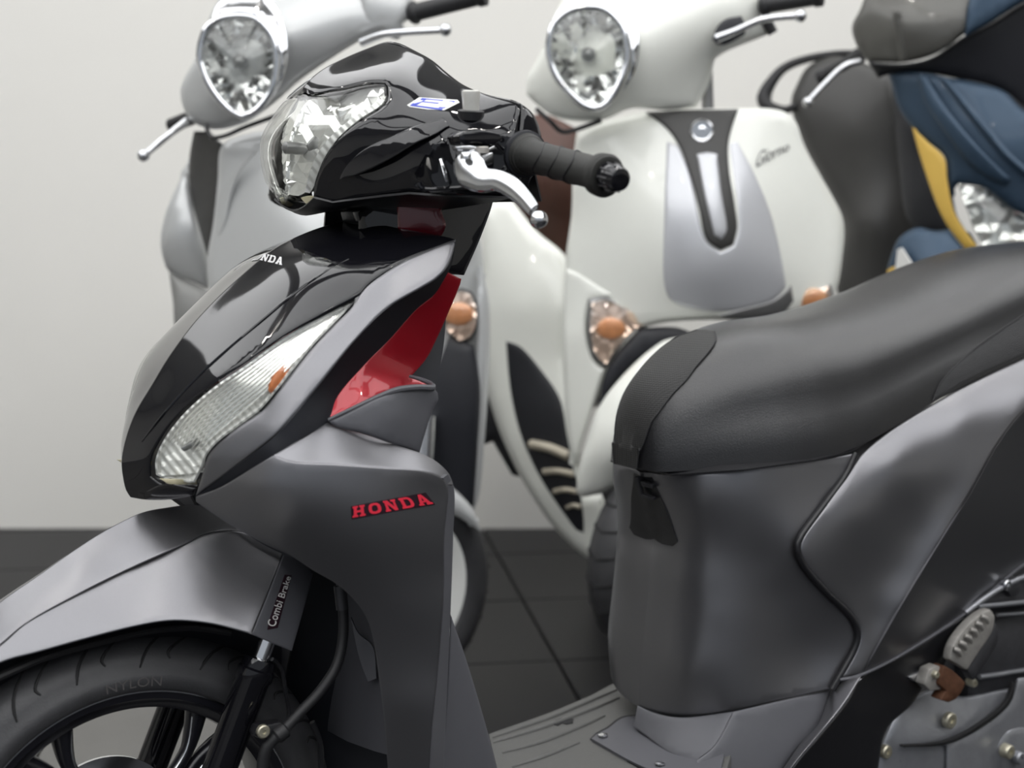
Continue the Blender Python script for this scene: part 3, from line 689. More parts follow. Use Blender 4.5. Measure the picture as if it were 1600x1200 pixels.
tube('pocket_rim', pts([(513,656,166),(560,634,175),(600,616,180),(625,608,182),(655,605,180),(676,606,174),(672,599,160),(655,592,150),(640,588,142)]), [.0015, .002, .0025, .003, .003, .003, .0025, .002, .0015], M['pocket'], MS, seg=8)
# leg shield --------------------------------------------------------------------
topf_out = [(512,660),(525,667),(565,677),(612,693),(662,710),(687,725),(702,741),(708,757),(699,757),(690,746),(662,736),(600,731),(525,725),(457,721),(427,712),(475,682)]
panel('leg_shield_shoulder', topf_out, [(512,660,164),(565,677,174),(612,693,179),(662,710,183),(687,725,185),(702,741,187),(708,757,189),(427,712,167),(457,721,183),(525,725,197),(600,731,204),(662,736,207),(690,746,206),(699,757,202),(475,682,168)], M['matte'], MS, thick=3, roll=(3, .6), res=9, mirror='copy')
leg_ctrl = [(427,712,167),(457,721,183),(525,725,197),(600,731,204),(662,736,207),(690,746,206),(699,760,202),(695,900,196),(684,1050,188),(672,1200,178),(668,1260,172),(305,778,88),(360,820,118),(420,853,146),(489,891,166),(555,939,174),(583,999,172),(591,1050,168),(600,1125,162),(606,1200,156),(610,1260,150),
    (600,800,206),(500,770,194),(400,762,162),(640,950,195),(620,862,203),(640,1100,183),(450,818,178),(550,850,197),(350,790,116),(330,772,104),(380,738,140)]
leg_out = [(427,712),(457,721),(525,725),(600,731),(662,736),(690,746),(699,760),(694,840),(693,930),(684,1050),(675,1140),(672,1200),(668,1260),(612,1260),(606,1200),(600,1125),(591,1050),(583,999),(573,966),(555,939),(525,912),(489,891),(450,866),(420,853),(360,820),(306,784),(306,776),(345,761),(390,734)]
o, S_leg = panel('leg_shield', leg_out, leg_ctrl, M['matte'], MS, reg=.3, thick=4, roll=(3, .6), res=10, mirror='copy')
band_out = [(700,741),(709,760),(708,840),(705,930),(700,1050),(696,1140),(694,1200),(690,1260),(668,1260),(672,1200),(675,1140),(684,1050),(693,930),(694,840),(699,760),(692,747)]
panel('leg_shield_edge', band_out, [(700,741,198),(709,760,186),(708,840,183),(705,930,180),(700,1050,172),(696,1140,165),(694,1200,160),(690,1260,155),(668,1260,172),(672,1200,178),(684,1050,188),(693,930,195),(699,760,202)], M['pocket'], MS, thick=4, roll=(2, .5), res=8, mirror='copy')
A = pts([(702,740,184),(709,760,184),(708,840,181),(705,930,178),(700,1050,170),(696,1140,163),(694,1200,158)]); ruled('inner_shield', A, mirrored(A), M['pocket'], MS, n=8, bulge=BODY.X * .05)
panel('inner_shield_foot', [(704,960),(729,1032),(756,1122),(777,1200),(790,1260),(680,1260),(694,1140),(700,1050)], [(704,960,120),(729,1032,118),(756,1122,116),(777,1200,114),(690,1260,126),(700,1050,124)], M['pocket'], MS, thick=4, roll=(4, 2), res=12, mirror='copy')
# red HONDA badge
Q = [(551,792),(664,771.5),(677,787),(551,809)]
decal('badge_back', [[(548.5,791),(665,769.5),(680,788.5),(549.5,811.5)]], S_leg, M['blackprint'], MS, off=.5, thick=.4)
decal('badge_letters', word('HONDA', .045), S_leg, M['redprint'], MS, off=1.1, quad=Q, res=14)
# inner fill behind the front panels
panel('front_inner_cover', [(330,770),(430,690),(560,560),(700,440),(690,560),(650,700),(600,900),(480,880),(380,830)], [(330,770,40),(700,440,100),(600,900,110),(430,690,80),(480,880,90)], M['deep'], MS, thick=3, roll=None, res=30, mirror='copy')
panel('wheel_well_liner', [(440,850),(520,890),(585,960),(600,1060),(612,1260),(380,1260),(430,1120),(455,1010),(486,900)], [(440,850,30),(520,890,40),(600,1060,44),(612,1260,44),(380,1260,-60),(455,1010,6),(430,1120,-40),(520,1060,20)], M['deep'], MS, thick=3, roll=(5, 2), res=14)
panel('wheel_well_rib', [(548,965),(560,990),(582,1010),(588,1060),(575,1065),(562,1030)], [(548,965,70),(582,1010,90),(575,1065,90)], M['pocket'], MS, thick=3, roll=None, res=10)
# front fender -------------------------------------------------------------------
fc = [(-90,1022),(0,941),(60,899),(120,857),(168,827),(222,801),(255,794),(300,789),(350,796),(400,815)]
cr = [(-90,1076),(0,1006),(39,974),(120,928),(192,892),(285,850),(321,834),(360,828),(400,836)]
crY = [45,46,47,48,49,51,52,53,54]
fen_ctrl = [(x, y, 0) for x, y in fc] + [(x, y, Y) for (x, y), Y in zip(cr, crY)] + [(0,960,21),(0,982,36),(-60,1010,22),(60,925,24),(60,945,38),(120,880,23),(120,903,38),(180,848,23),(185,872,38),(225,825,24),(240,845,40),(290,811,28),(300,828,42),(350,812,32)]
panel('fender_crown', fc + cr[::-1], fen_ctrl, M['matte'], MS, reg=.5, cl=fc, thick=3, roll=(2, .4), res=9, mirror='join')
side_out = [(-90,1077),(0,1007),(39,975),(120,929),(192,893),(285,851),(321,835),(360,829),(400,838),(444,862),(430,898),(393,991),(360,982),(330,975),(285,970),(255,971),(210,979),(135,998),(60,1019),(0,1036),(-90,1088)]
side_ctrl = [(x, y, Y) for (x, y), Y in zip(cr, crY)] + [(-90,1088,50),(0,1036,57),(60,1019,65),(135,998,76),(210,979,88),(285,970,98),(330,975,103),(393,991,108),(444,862,72),(350,900,76),(250,910,69),(430,900,84)]
panel('fender_side', side_out, side_ctrl, M['matte'], MS, reg=.3, thick=3, roll=(3, .8), res=10, mirror='copy')
stay_ctrl = [(444,862,72),(489,897,66),(456,1017,96),(393,991,108),(425,930,90)]
o, S_stay = panel('fender_stay', [(444,862),(470,874),(489,897),(475,950),(456,1017),(420,1003),(393,991),(418,930)], stay_ctrl, M['pocket'], MS, thick=4, roll=(3, 1), res=9, mirror='copy')
decal('stay_label_back', [[(445,898),(456,899),(434,981),(418,984),(420,972)]], S_stay, M['blackprint'], MS, off=.5)
lettering('stay_label', 'Combi Brake', [(417,976),(447,899),(455,902),(430,980)], S_stay, M['whiteprint'], MS, off=1.1)
for k in range(5):
    tube('fender_liner_rib', pts([(-60, 1072 - k * 3 + 14, 40 - k * 7), (60, 1024 - k * 3 + 8, 42 - k * 7), (150, 998 - k * 3 + 8, 44 - k * 7), (230, 981 - k * 3 + 6, 46 - k * 7), (300, 976 - k * 2 + 5, 48 - k * 7), (360, 990 - k * 2, 48 - k * 7)]), [.003] * 6, M['rubber'], MS, seg=6, step=.03)
panel('fender_liner', [(-90,1086),(0,1034),(60,1017),(135,996),(210,977),(285,968),(330,972),(393,988),(440,1000),(440,1040),(380,1040),(300,1005),(200,998),(80,1030),(0,1075)], [(-90,1086,34),(135,996,40),(285,968,44),(440,1000,46),(440,1040,20),(300,1005,15),(80,1030,15),(0,1075,15)], M['deep'], MS, thick=2, roll=None, res=14)
# front wheel ---------------------------------------------------------------------
WC = BODY.P(188.4, 1309, 0.0); WC = np.array([WC[0], WC[1], .2235]); RT = .2225
FWH = bpy.data.objects.new('front_wheel', None); COL.objects.link(FWH); FWH.parent = MS
half = [(-.042, .168), (-.0475, .172), (-.0482, .1855), (-.0462, .1875), (-.0445, .197), (-.0365, .209), (-.022, .218), (0, RT)]
prof = half + [(-a, r) for a, r in half[:-1][::-1]] + [(.030, .164), (-.030, .164)]
lathe('tyre', WC, BODY.L, prof, M['tyre'], FWH, seg=120, closed=True, sharp=60)
lathe('rim', WC, BODY.L, [(-.040, .160), (-.041, .168), (-.036, .1695), (.036, .1695), (.041, .168), (.040, .160), (.035, .157), (.031, .149), (.022, .147), (-.022, .147), (-.031, .149), (-.035, .157)], M['rim'], FWH, seg=110, closed=True, sharp=40)
lathe('rim_edge', WC + BODY.L * .0405, BODY.L, [(0, .1665), (.001, .1692), (.002, .1688), (.002, .167)], M['alu'], FWH, seg=110, closed=True, sharp=40)
def wp(r, ang, y): return WC + BODY.X * (r * math.cos(ang)) + np.array([0, 0, r * math.sin(ang)]) + BODY.L * y
def tp(s, ang):   # a point on the tyre, s = 0 sidewall edge .. 1 crown
    a = [(-x, r) for x, r in half]; t = s * (len(a) - 1); i = min(int(t), len(a) - 2); u = t - i
    y = a[i][0] * (1 - u) + a[i + 1][0] * u; r = a[i][1] * (1 - u) + a[i + 1][1] * u
    return wp(r + .0002, ang, y)
for k in range(20):
    a0 = math.radians(72 + k * 18 + 3)
    tube('tread_groove', [tp(.50, a0), tp(.60, a0 + .015), tp(.70, a0 + .045), tp(.80, a0 + .095), tp(.90, a0 + .16)], [.0009, .0016, .0017, .0016, .0008], M['groove'], FWH, seg=6, step=.008)
    a1 = a0 - math.radians(9)
    tube('tread_groove', [tp(.60, a1 - .005), tp(.655, a1 - .016), tp(.71, a1 + .002), tp(.79, a1 + .05), tp(.86, a1 + .10)], [.0009, .0015, .0016, .0013, .0007], M['groove'], FWH, seg=6, step=.008)
for k in range(5):
    an = math.radians(58 + 72 * k)
    for sgn in (-1, 1):
        tube('spoke', [wp(.03, an + sgn * .25, .016), wp(.075, an + sgn * .10, .016), wp(.112, an + sgn * .075, .014), wp(.150, an + sgn * .16, .012)], [.012, .009, .009, .015], M['rim'], FWH, seg=12, flat=(1, .8))
        tube('spoke_edge', [wp(.05, an + sgn * .20, .026), wp(.075, an + sgn * .16, .0245), wp(.112, an + sgn * .115, .0225), wp(.144, an + sgn * .20, .022)], [.0012] * 4, M['alu'], FWH, seg=6)
lathe('hub', WC, BODY.L, [(-.05, .022), (-.048, .03), (-.02, .042), (.02, .042), (.048, .03), (.05, .022)], M['rim'], FWH, seg=30)
lathe('brake_disc', WC - BODY.L * .056, BODY.L, [(0, .045), (0, .074), (.004, .074), (.004, .045)], M['alu'], FWH, seg=60, closed=True)
wt, Fc_ = text_polys('NYLON'); a0 = math.radians(91)
V_ = [wp(.179 + (w - .5) * .009, a0 + (u - .5) * .30, .0486) for u, w in wt]
mesh_obj('tyre_lettering', *thicken(V_, Fc_, .0006), mat('worn_rubber_lettering', (.085, .08, .08), .6), FWH, smooth=False)
# forks ---------------------------------------------------------------------------
def fork(y, top_px, bot_px):
    a = P(*top_px, y); b = P(*bot_px, y); ax = (b - a) / np.linalg.norm(b - a); L = np.linalg.norm(b - a); return a, ax, L
a, ax, L = fork(74, (432,962), (310,1290))
t_ = lathe('fork_tube', a, ax, [(0, .0088), (.07, .0088)], M['chrome'], MS, seg=26)
lathe('fork_slider', a + ax * .043, ax, [(0, .009), (.001, .0155), (.006, .0165), (.010, .0165), (.012, .0185), (.020, .0185), (.023, .0170), (L, .0165), (L + .02, .012)], M['gloss'], MS, seg=30)
a2 = BODY.mir(a[None])[0]; ax2 = ax - 2 * (ax @ BODY.L) * BODY.L
lathe('fork_tube', a2, ax2, [(0, .0088), (.07, .0088)], M['chrome'], MS, seg=26)
lathe('fork_slider', a2 + ax2 * .043, ax2, [(0, .009), (.001, .0155), (.006, .0165), (.010, .0165), (.012, .0185), (.020, .0185), (.023, .0170), (L, .0165), (L + .02, .012)], M['gloss'], MS, seg=30)
tube('axle', [wp(0, 0, -.10), wp(0, 0, .10)], [.009, .009], M['alu'], MS)
# hose, clamp and cables -----------------------------------------------------------
tube('brake_hose', pts([(532,905,96),(536,950,98),(536,995,100),(526,1040,103),(500,1080,106),(470,1112,108),(446,1138,108)]), [.0052] * 7, M['rubber'], MS)
tube('brake_hose', pts([(432,1150,108),(418,1166,106),(411,1190,104),(408,1240,102)]), [.0058] * 4, M['rubber'], MS)
tube('hose_sleeve', pts([(531,915,96),(535,952,98)]), [.0062, .0062], M['engine_dark'], MS)
slab('hose_clamp', [(396,1150),(402,1135),(420,1132),(440,1128),(452,1142),(446,1158),(430,1160),(410,1156)], 108, 14, M['black'], MS, bev=.003)
lathe('hose_ferrule', P(448, 1138, 108), P(430, 1152, 108) - P(448, 1138, 108), [(0, .006), (.002, .008), (.012, .008), (.014, .006)], M['rubber'], MS)
screw('clamp_bolt', 413, 1144, 113, 6.5, M['zinc'], MS, h=5)
tube('brake_cable', pts([(425,1030,84),(440,1045,80),(446,1080,78),(452,1110,76),(450,1130,78)]), [.0022] * 5, M['black'], MS, seg=8)
tube('brake_cable', pts([(488,1128,70),(500,1160,70),(502,1200,70),(498,1260,70)]), [.003] * 4, M['black'], MS, seg=8)
screw('liner_screw', 577, 1111, 60, 2.2, M['chrome'], MS, h=2)
# seat ---------------------------------------------------------------------------
scl = [(986,729),(981,686),(989,632),(1012,586),(1048,550),(1085,525),(1125,508),(1165,499),(1230,494),(1295,478),(1381,448),(1447,417),(1512,393),(1556,383),(1600,379),(1660,377)]
def seat_mesh():
    loc = lambda q: ((q - BODY.O) @ BODY.X, q[2])
    top = np.array([loc(P(x, y, 0)) for x, y in [(981,692),(983,662),(990,630),(1003,602),(1022,574),(1048,550),(1085,525),(1125,508),(1165,499),(1230,494),(1295,478),(1381,448),(1447,417),(1512,393),(1556,383),(1600,379),(1660,377),(1720,379),(1770,387),(1800,402)]])
    bot = np.array([loc(P(x, y, Y)) for x, y, Y in [(986,728,0),(1044,745,66),(1100,742,100),(1162,736,126),(1272,721,138),(1329,707,140),(1381,677,141),(1456,629,142),(1512,598,142),(1600,557,142),(1680,520,142),(1740,494,130),(1790,478,100)]])
    top = top[np.argsort(top[:, 0])]; bot = bot[np.argsort(bot[:, 0])]
    xf = top[-1, 0]; xe = top[0, 0] + .03
    wk = np.array([(0, .020), (.004, .034), (.012, .048), (.03, .064), (.06, .082), (.10, .102), (.15, .122), (.20, .134), (.28, .141), (.40, .143), (.60, .146), (.80, .142), (.92, .125), (1.02, .09), (1.2, .05)])
    st = np.r_[0, .002, .005, .01, .017, .026, np.arange(.038, xf - xe, .014)]; V = []; N = 34
    gl = lambda a: np.interp(a, [0, .03, .10, .3, .45, .8], [2.0, 2.1, 2.35, 2.7, 2.5, 2.6])
    tz = [np.interp(xf - a, top[:, 0], top[:, 1]) for a in st]; bz = [np.interp(xf - a, bot[:, 0], bot[:, 1]) for a in st]; ww = [np.interp(a, wk[:, 0], wk[:, 1]) for a in st]
    k = np.array([1, 2, 3, 2, 1]) / 9.
    sm_ = lambda q, n0: np.r_[q[:n0], np.convolve(np.pad(q, 2, mode='edge'), k, 'valid')[n0:]]
    for _ in range(2): tz = sm_(np.array(tz), 6); bz = sm_(np.array(bz), 3)
    for a, zt, zb, w in zip(st, tz, bz, ww):
        n = gl(a)
        for q in range(N + 1):
            th = math.pi * q / N - math.pi / 2; sn, cs = math.sin(th), max(math.cos(th), 0)
            Y = math.copysign(abs(sn) ** (2 / n), sn) * w; z = zb + (zt - zb) * cs ** (2 / 2.3)
            u = 1 - cs ** (2 / 2.3); Y *= 1 - .05 * math.exp(-((u - .58) / .16) ** 2) * min(a / .1, 1)     # waist above the lower roll
            V.append(BODY.W(xf - a, Y, z))
    m = N + 1; Fc = []
    for i in range(len(st) - 1):
        for q in range(N): Fc.append([i * m + q, i * m + q + 1, (i + 1) * m + q + 1, (i + 1) * m + q])
        Fc.append([i * m + N, i * m, (i + 1) * m, (i + 1) * m + N])
    Fc.append([q for q in range(m)][::-1]); Fc.append([(len(st) - 1) * m + q for q in range(m)])
    return np.array(V), Fc
SV, SF = seat_mesh()
SEAT = mesh_obj('seat', SV, SF, M['vinyl'], MS, sharp=50)
bm = bmesh.new(); bm.from_mesh(SEAT.data); bmesh.ops.recalc_face_normals(bm, faces=bm.faces); bm.to_mesh(SEAT.data); bm.free()
S_seat = MeshSurf(SV, SF, BODY)
def nose_cover():
    loc = lambda q: ((q - BODY.O) @ BODY.X, q[2])
    m = 35; st = SV.reshape(-1, m, 3); V = []; Fc = []; nY = 15
    xs = np.array([(r[0] - BODY.O) @ BODY.X for r in st]); a_ = xs[0] - xs; keep = np.where(a_ < .125)[0]
    rows = []
    lim = np.interp(a_, [0, .02, .05, .09, .11, .125], [.027, .040, .047, .044, .033, .012])
    z0 = st[0, m // 2, 2]; zb = st[0, 0, 2]
    for t in np.linspace(0, .9, 5): rows.append([BODY.W(xs[0] + .0035, y, zb + (z0 - zb) * t) for y in np.linspace(-1, 1, nY) * (.022 + .005 * t)])
    for i in keep:
        Y = (st[i] - BODY.O) @ BODY.L; z = st[i][:, 2]; o_ = np.argsort(Y)
        rows.append([BODY.W(xs[i] + .0018, y, np.interp(y, Y[o_], z[o_]) + .0018) for y in np.linspace(-1, 1, nY) * min(lim[i], .93 * abs(Y).max())])
    for r in rows: V += r
    for i in range(len(rows) - 1):
        for q in range(nY - 1): Fc.append([i * nY + q, i * nY + q + 1, (i + 1) * nY + q + 1, (i + 1) * nY + q])
    mesh_obj('seat_nose_cover', *thicken(V, Fc, .001), M['mesh'], SEAT)
    for q in (0, nY - 1): tube('seam', [r[q] for r in rows], [.0009] * len(rows), M['rubber'], SEAT, seg=6, step=.012)
nose_cover()
rm = [(1458,626),(1464,610),(1477,589),(1521,546),(1560,518),(1600,491),(1640,468),(1660,468),(1660,522),(1600,553),(1512,594)]
panel('seat_side_patch', rm, S_seat, M['rib'], SEAT, thick=1.0, roll=(3, .8), res=8, mirror='copy', off=1.0)
def stitch(name, L, off):
    tube(name, [P(x, y, float(S_seat(x, y)[0]) + off) for x, y in L], [.0008] * len(L), M['rubber'], SEAT, seg=6)
stitch('seam', [(1458,626),(1464,610),(1477,589),(1521,546),(1560,518),(1600,491),(1640,468)], 1.0)
A = [(1050,744,60),(1162,736,126),(1272,721,136),(1329,707,138),(1456,629,139),(1600,557,138)]
A = pts(A) - np.array([0, 0, -.002]); ruled('seat_base', A, mirrored(A), M['black'], SEAT, n=4)
# body below the seat ----------------------------------------------------------------
bcl = [(1000,738),(1009,776),(1022,840),(1018,874),(1011,940),(1005,1000),(1000,1062),(998,1104)]
body_ctrl = [(x, y, 0) for x, y in bcl] + [(1320,743,137),(1251,837,139),(1245,858,140),(1288,923,147),(1339,987,153),(1310,1057,149),(1299,1076,147),(1190,872,115),(1225,930,121),(1272,1010,130),(1262,1050,131),(1224,1092,132),(1143,1111,116),(1062,1119,66),(1020,1113,26),
    (1042,900,34),(1075,900,70),(1120,900,99),(1160,900,112),(1045,785,44),(1085,785,82),(1150,782,112),(1220,780,126),(1290,780,134),(1030,1040,36),(1070,1040,78),(1120,1040,105),(1200,1040,124),(1032,746,34),(1120,741,100),(1240,730,128),(1335,710,138),(1120,960,103),(1180,970,119)]
body_out = bcl + [(1020,1112),(1062,1120),(1143,1112),(1224,1093),(1299,1077),(1310,1057),(1334,1014),(1339,987),(1326,960),(1288,923),(1256,885),(1245,858),(1251,837),(1288,788),(1320,743),(1337,708),(1240,722),(1120,734),(1044,740)]
o, S_body = panel('centre_body', body_out, body_ctrl, M['matte'], MS, reg=.5, cl=bcl, thick=4, roll=(4, 1.5), res=11, mirror='join')
panel('front_shade_patch', [(1001,745),(1009,776),(1019,825),(1022,842),(1034,850),(1050,853),(1058,846),(1040,795),(1018,746)], S_body, M['black'], MS, thick=1.5, roll=None, res=8, mirror='join', off=1.5, cl=[(1001,745),(1009,776),(1019,825),(1022,842)])  # black sheet standing in for shade on the front of the body
def on_body(x, y, off=4): return P(x, y, float(S_body(x, y)[0]) + off)
for n_, q in (('catch_hook', [(1000,752),(1018,757),(1019,764),(1002,760)]), ('catch_sill', [(1000,772),(1020,778),(1020,783),(1002,778)]), ('catch_frame', [(990,745),(996,746),(1003,776),(998,776)])):
    prism(n_, [on_body(x, y, 6) for x, y in q], .006, M['engine_dark'], MS, .0008)
# dark rubber seam round the body, then side covers
seam = [(1337,708,139),(1320,744,139),(1288,788,140),(1252,837,141),(1246,858,142),(1257,885,144),(1289,923,149),(1327,960,154),(1340,987,156),(1335,1014,155),(1311,1058,152),(1300,1077,150)]
tube('body_seam', pts(seam), [.004] * len(seam), M['black'], MS, seg=10)
sc_ctrl = [(1345,712,140),(1320,745,140),(1288,790,143),(1256,838,144),(1250,858,145),(1261,885,147),(1293,923,150),(1331,960,154),(1344,987,156),(1339,1014,156),(1315,1060,154),(1456,634,141),(1381,682,140),(1512,603,142),(1600,562,144),(1660,532,145),
    (1330,800,158),(1400,724,166),(1500,652,170),(1600,600,173),(1660,575,174),(1300,862,152),(1370,850,157),(1345,920,152),(1425,800,164),(1368,965,155),(1395,900,158),(1440,835,165),(1480,770,173),(1347,1052,162),(1412,939,176),(1471,842,185),(1514,772,186),(1560,690,184),(1600,640,183),(1660,600,182)]
sc_out = [(1345,712),(1323,745),(1291,790),(1256,838),(1250,858),(1261,885),(1293,923),(1331,960),(1344,987),(1339,1014),(1314,1060),(1347,1052),(1412,939),(1471,842),(1514,772),(1560,690),(1600,640),(1660,600),(1660,531),(1600,560),(1512,601),(1456,632),(1381,680)]
panel('side_cover', sc_out, sc_ctrl, M['matte'], MS, reg=.3, thick=4, roll=(4, 1.2), res=11, mirror='copy')
sr_out = [(1348,1052),(1413,939),(1472,842),(1515,772),(1561,690),(1601,640),(1660,602),(1660,845),(1600,880),(1573,901),(1503,960),(1412,1019)]
panel('rear_side_cover', sr_out, [(1348,1052,161),(1413,939,175),(1472,842,184),(1515,772,185),(1561,690,183),(1601,640,182),(1660,602,181),(1660,845,120),(1600,880,120),(1503,960,128),(1412,1019,144),(1600,760,152),(1500,880,151)], M['matte'], MS, thick=4, roll=(3, 1), res=12, mirror='copy')
tube('side_cover_trim', pts([(1312,1062,155),(1347,1054,161),(1412,1021,145),(1503,962,129),(1573,903,122),(1600,882,121),(1660,847,121)]), [.002] * 7, M['pocket'], MS, seg=8)
# skirt between body and floorboard
panel('body_skirt', [(996,1102),(1020,1113),(1062,1121),(1146,1112),(1116,1166),(1089,1188),(1050,1178),(1010,1150),(990,1135)], [(996,1102,2),(1020,1113,30),(1062,1121,70),(1146,1112,120),(1116,1166,128),(1089,1188,122),(1050,1178,92),(1010,1150,36),(990,1135,4)], M['pocket'], MS, thick=4, roll=(2, 1), res=10)
panel('floor_side_shell', [(1146,1112),(1224,1094),(1299,1078),(1277,1138),(1250,1165),(1224,1200),(1190,1260),(1080,1260),(1089,1188),(1116,1166)], [(1146,1112,122),(1224,1094,134),(1299,1078,140),(1277,1138,148),(1224,1200,152),(1190,1260,154),(1080,1260,140),(1116,1166,130),(1180,1150,138)], M['pocket'], MS, thick=4, roll=(3, 1.5), res=12)
panel('floor_edge_strip', [(1299,1079),(1313,1061),(1346,1056),(1322,1095),(1277,1150),(1240,1195),(1200,1260),(1175,1260),(1224,1200),(1252,1160),(1278,1132)], [(1299,1079,148),(1313,1061,154),(1346,1056,170),(1322,1095,176),(1277,1150,184),(1240,1195,188),(1200,1260,190),(1175,1260,160),(1224,1200,158),(1252,1160,156),(1278,1132,152)], M['matte'], MS, thick=4, roll=(3, 1.5), res=10)
panel('under_cover', [(1346,1057),(1412,1023),(1470,986),(1510,962),(1500,985),(1460,1045),(1425,1100),(1385,1140),(1372,1200),(1360,1260),(1200,1260),(1240,1197),(1280,1150),(1324,1095)], [(1346,1057,148),(1412,1023,141),(1510,962,134),(1460,1045,130),(1385,1140,128),(1360,1260,126),(1200,1260,172),(1280,1150,166),(1324,1095,160)], M['black'], MS, thick=4, roll=(4, 2), res=14)
# floorboard ---------------------------------------------------------------------------
ZF, KF = .1885, -.1415
def deck(outl, dz, th, m, nm, res=14, bev=0):
    p = smooth_outline(outl, 8); v, f = triangulate(p, res); q = BODY.Z(v[:, 0], v[:, 1], ZF + dz, KF); FF = []
    for t in f:
        a_, b_, c_ = v[t[0]], v[t[1]], v[t[2]]; crs = (b_[0] - a_[0]) * (c_[1] - a_[1]) - (b_[1] - a_[1]) * (c_[0] - a_[0]); FF.append(t if crs < 0 else t[::-1])
    V2, F2 = thicken(q, FF, th); return mesh_obj(nm, V2, F2, m, MS)
slot = smooth_outline([(863,1131),(868,1125),(884,1121),(896,1123),(895,1129),(885,1131),(878,1129),(872,1133)], 4)
deck([(764,1147),(775,1143),(860,1113),(920,1088),(975,1064),(1100,1080),(1150,1150),(1120,1260),(790,1260)], 0, .012, M['floorboard'], 'floorboard')
deck([(863,1131),(868,1125),(884,1121),(896,1123),(895,1129),(885,1131),(878,1129),(872,1133)], .0012, .001, M['groove'], 'drain_slot', res=4)
deck([(924,1154),(932,1147),(950,1138),(972,1122),(1010,1118),(1100,1130),(1140,1140),(1120,1230),(1010,1200)], .004, .004, M['pocket'], 'battery_lid', res=10)
deck([(922,1154),(931,1145),(948,1136),(970,1120),(1010,1116),(1020,1130),(1012,1203),(1008,1203)], .0018, .002, M['groove'], 'lid_gap', res=8)
for L_ in ([(770,1160),(850,1136),(930,1106),(968,1090)], [(785,1176),(850,1158),(915,1132),(945,1118)], [(800,1198),(850,1182),(905,1160)], [(770,1152),(860,1121),(930,1092),(965,1077)]):
    tube('floor_ridge', [BODY.Z(x, y, ZF + .0005, KF) for x, y in L_], [.0012] + [.003] * (len(L_) - 2) + [.0012], M['floorboard'], MS, seg=8, flat=(1, 1))
for x, y in ((942,1149),(1031,1193)):
    c = BODY.Z(x, y, ZF + .0055, KF); lathe('floor_screw', c, (0, 0, 1), [(0, .006), (.0015, .0058), (.0022, .003)], M['chrome'], MS, seg=16)
for x, y in ((1018,1180),(982,1197),(1012,1090)):
    pass
# engine and foot peg -----------------------------------------------------------------------
panel('crankcase', [(1388,1135),(1402,1108),(1420,1092),(1455,1075),(1500,1088),(1560,1078),(1660,1060),(1660,1260),(1365,1260),(1372,1180)], [(1388,1135,108),(1420,1092,104),(1455,1075,100),(1560,1078,110),(1660,1060,112),(1660,1260,126),(1365,1260,112),(1450,1140,122),(1560,1150,128),(1372,1180,106)], M['engine'], MS, thick=5, roll=(6, 4), res=12)
panel('crankcase_cover', [(1410,1165),(1486,1158),(1575,1100),(1590,1060),(1660,1050),(1660,1260),(1478,1260),(1478,1166)], [(1410,1165,126),(1486,1158,132),(1575,1100,134),(1660,1050,130),(1660,1260,140),(1478,1260,140)], M['engine'], MS, thick=6, roll=(5, 3), res=12)
panel('clutch_bulge', [(1553,1190),(1558,1160),(1572,1140),(1595,1132),(1630,1140),(1650,1180),(1640,1230),(1600,1250),(1565,1230)], [(1553,1190,138),(1595,1132,136),(1650,1180,138),(1600,1250,140),(1600,1190,146)], M['engine'], MS, thick=5, roll=(8, 5), res=10)
slab('crankcase_foot', [(1412,1166),(1475,1162),(1476,1200),(1472,1260),(1404,1260),(1404,1190)], 116, 20, M['engine_dark'], MS, bev=.003)
slab('cover_gasket', [(1410,1165),(1484,1156),(1572,1098),(1584,1066),(1588,1068),(1577,1102),(1488,1161),(1412,1168)], 137, 6, M['groove'], MS, bev=.0005)
screw('case_bolt', 1488, 1127, 132, 11, M['zinc'], MS, h=8); screw('case_bolt', 1416, 1102, 116, 6, M['zinc'], MS, h=8)
screw('case_bolt', 1388, 1176, 116, 9, M['zinc'], MS, h=8); screw('case_bolt', 1524, 1068, 122, 6, M['zinc'], MS, h=12)
screw('case_bolt', 1580, 1176, 158, 10, M['zinc'], MS, h=12); screw('case_bolt', 1597, 1186, 156, 9, M['engine'], MS, h=10)
panel('engine_upper', [(1500,985),(1530,950),(1560,920),(1600,895),(1660,870),(1660,1066),(1560,1082),(1510,1086),(1455,1078)], [(1500,985,80),(1560,920,88),(1660,870,92),(1660,1066,98),(1510,1086,86),(1455,1078,84)], M['engine_dark'], MS, thick=5, roll=(5, 3), res=14)
panel('belt_cover', [(1506,952),(1530,936),(1560,914),(1600,896),(1660,880),(1660,960),(1600,948),(1532,950)], [(1506,952,120),(1560,914,118),(1660,880,120),(1660,960,126),(1532,950,124)], M['engine_dark'], MS, thick=6, roll=(4, 3), res=10)
tube('belt_cover_rib', pts([(1508,958,128),(1534,938,128),(1565,918,127),(1600,902,127),(1660,886,127)]), [.004] * 5, M['engine'], MS, seg=10)
tube('belt_cover_rib', pts([(1528,948,130),(1560,945,130),(1600,941,130),(1660,936,130)]), [.0035] * 4, M['engine'], MS, seg=10)
tube('belt_cover_rib', pts([(1558,961,122),(1600,958,122),(1660,952,122)]), [.0025] * 3, M['engine'], MS, seg=10)
tube('belt_cover_rib', pts([(1530,1058,112),(1560,1054,112),(1590,1049,112),(1660,1040,112)]), [.0035] * 4, M['engine'], MS, seg=10)
lathe('cover_boss', P(1576, 915, 118), BODY.L, [(0, .014), (.010, .013), (.011, .010)], M['engine_dark'], MS, seg=20); screw('cover_bolt', 1576, 915, 134, 7.5, M['alu'], MS, h=8)
slab('exhaust_bit', [(1537,905),(1556,893),(1585,889),(1575,896),(1550,905)], 100, 10, M['zinc'], MS)
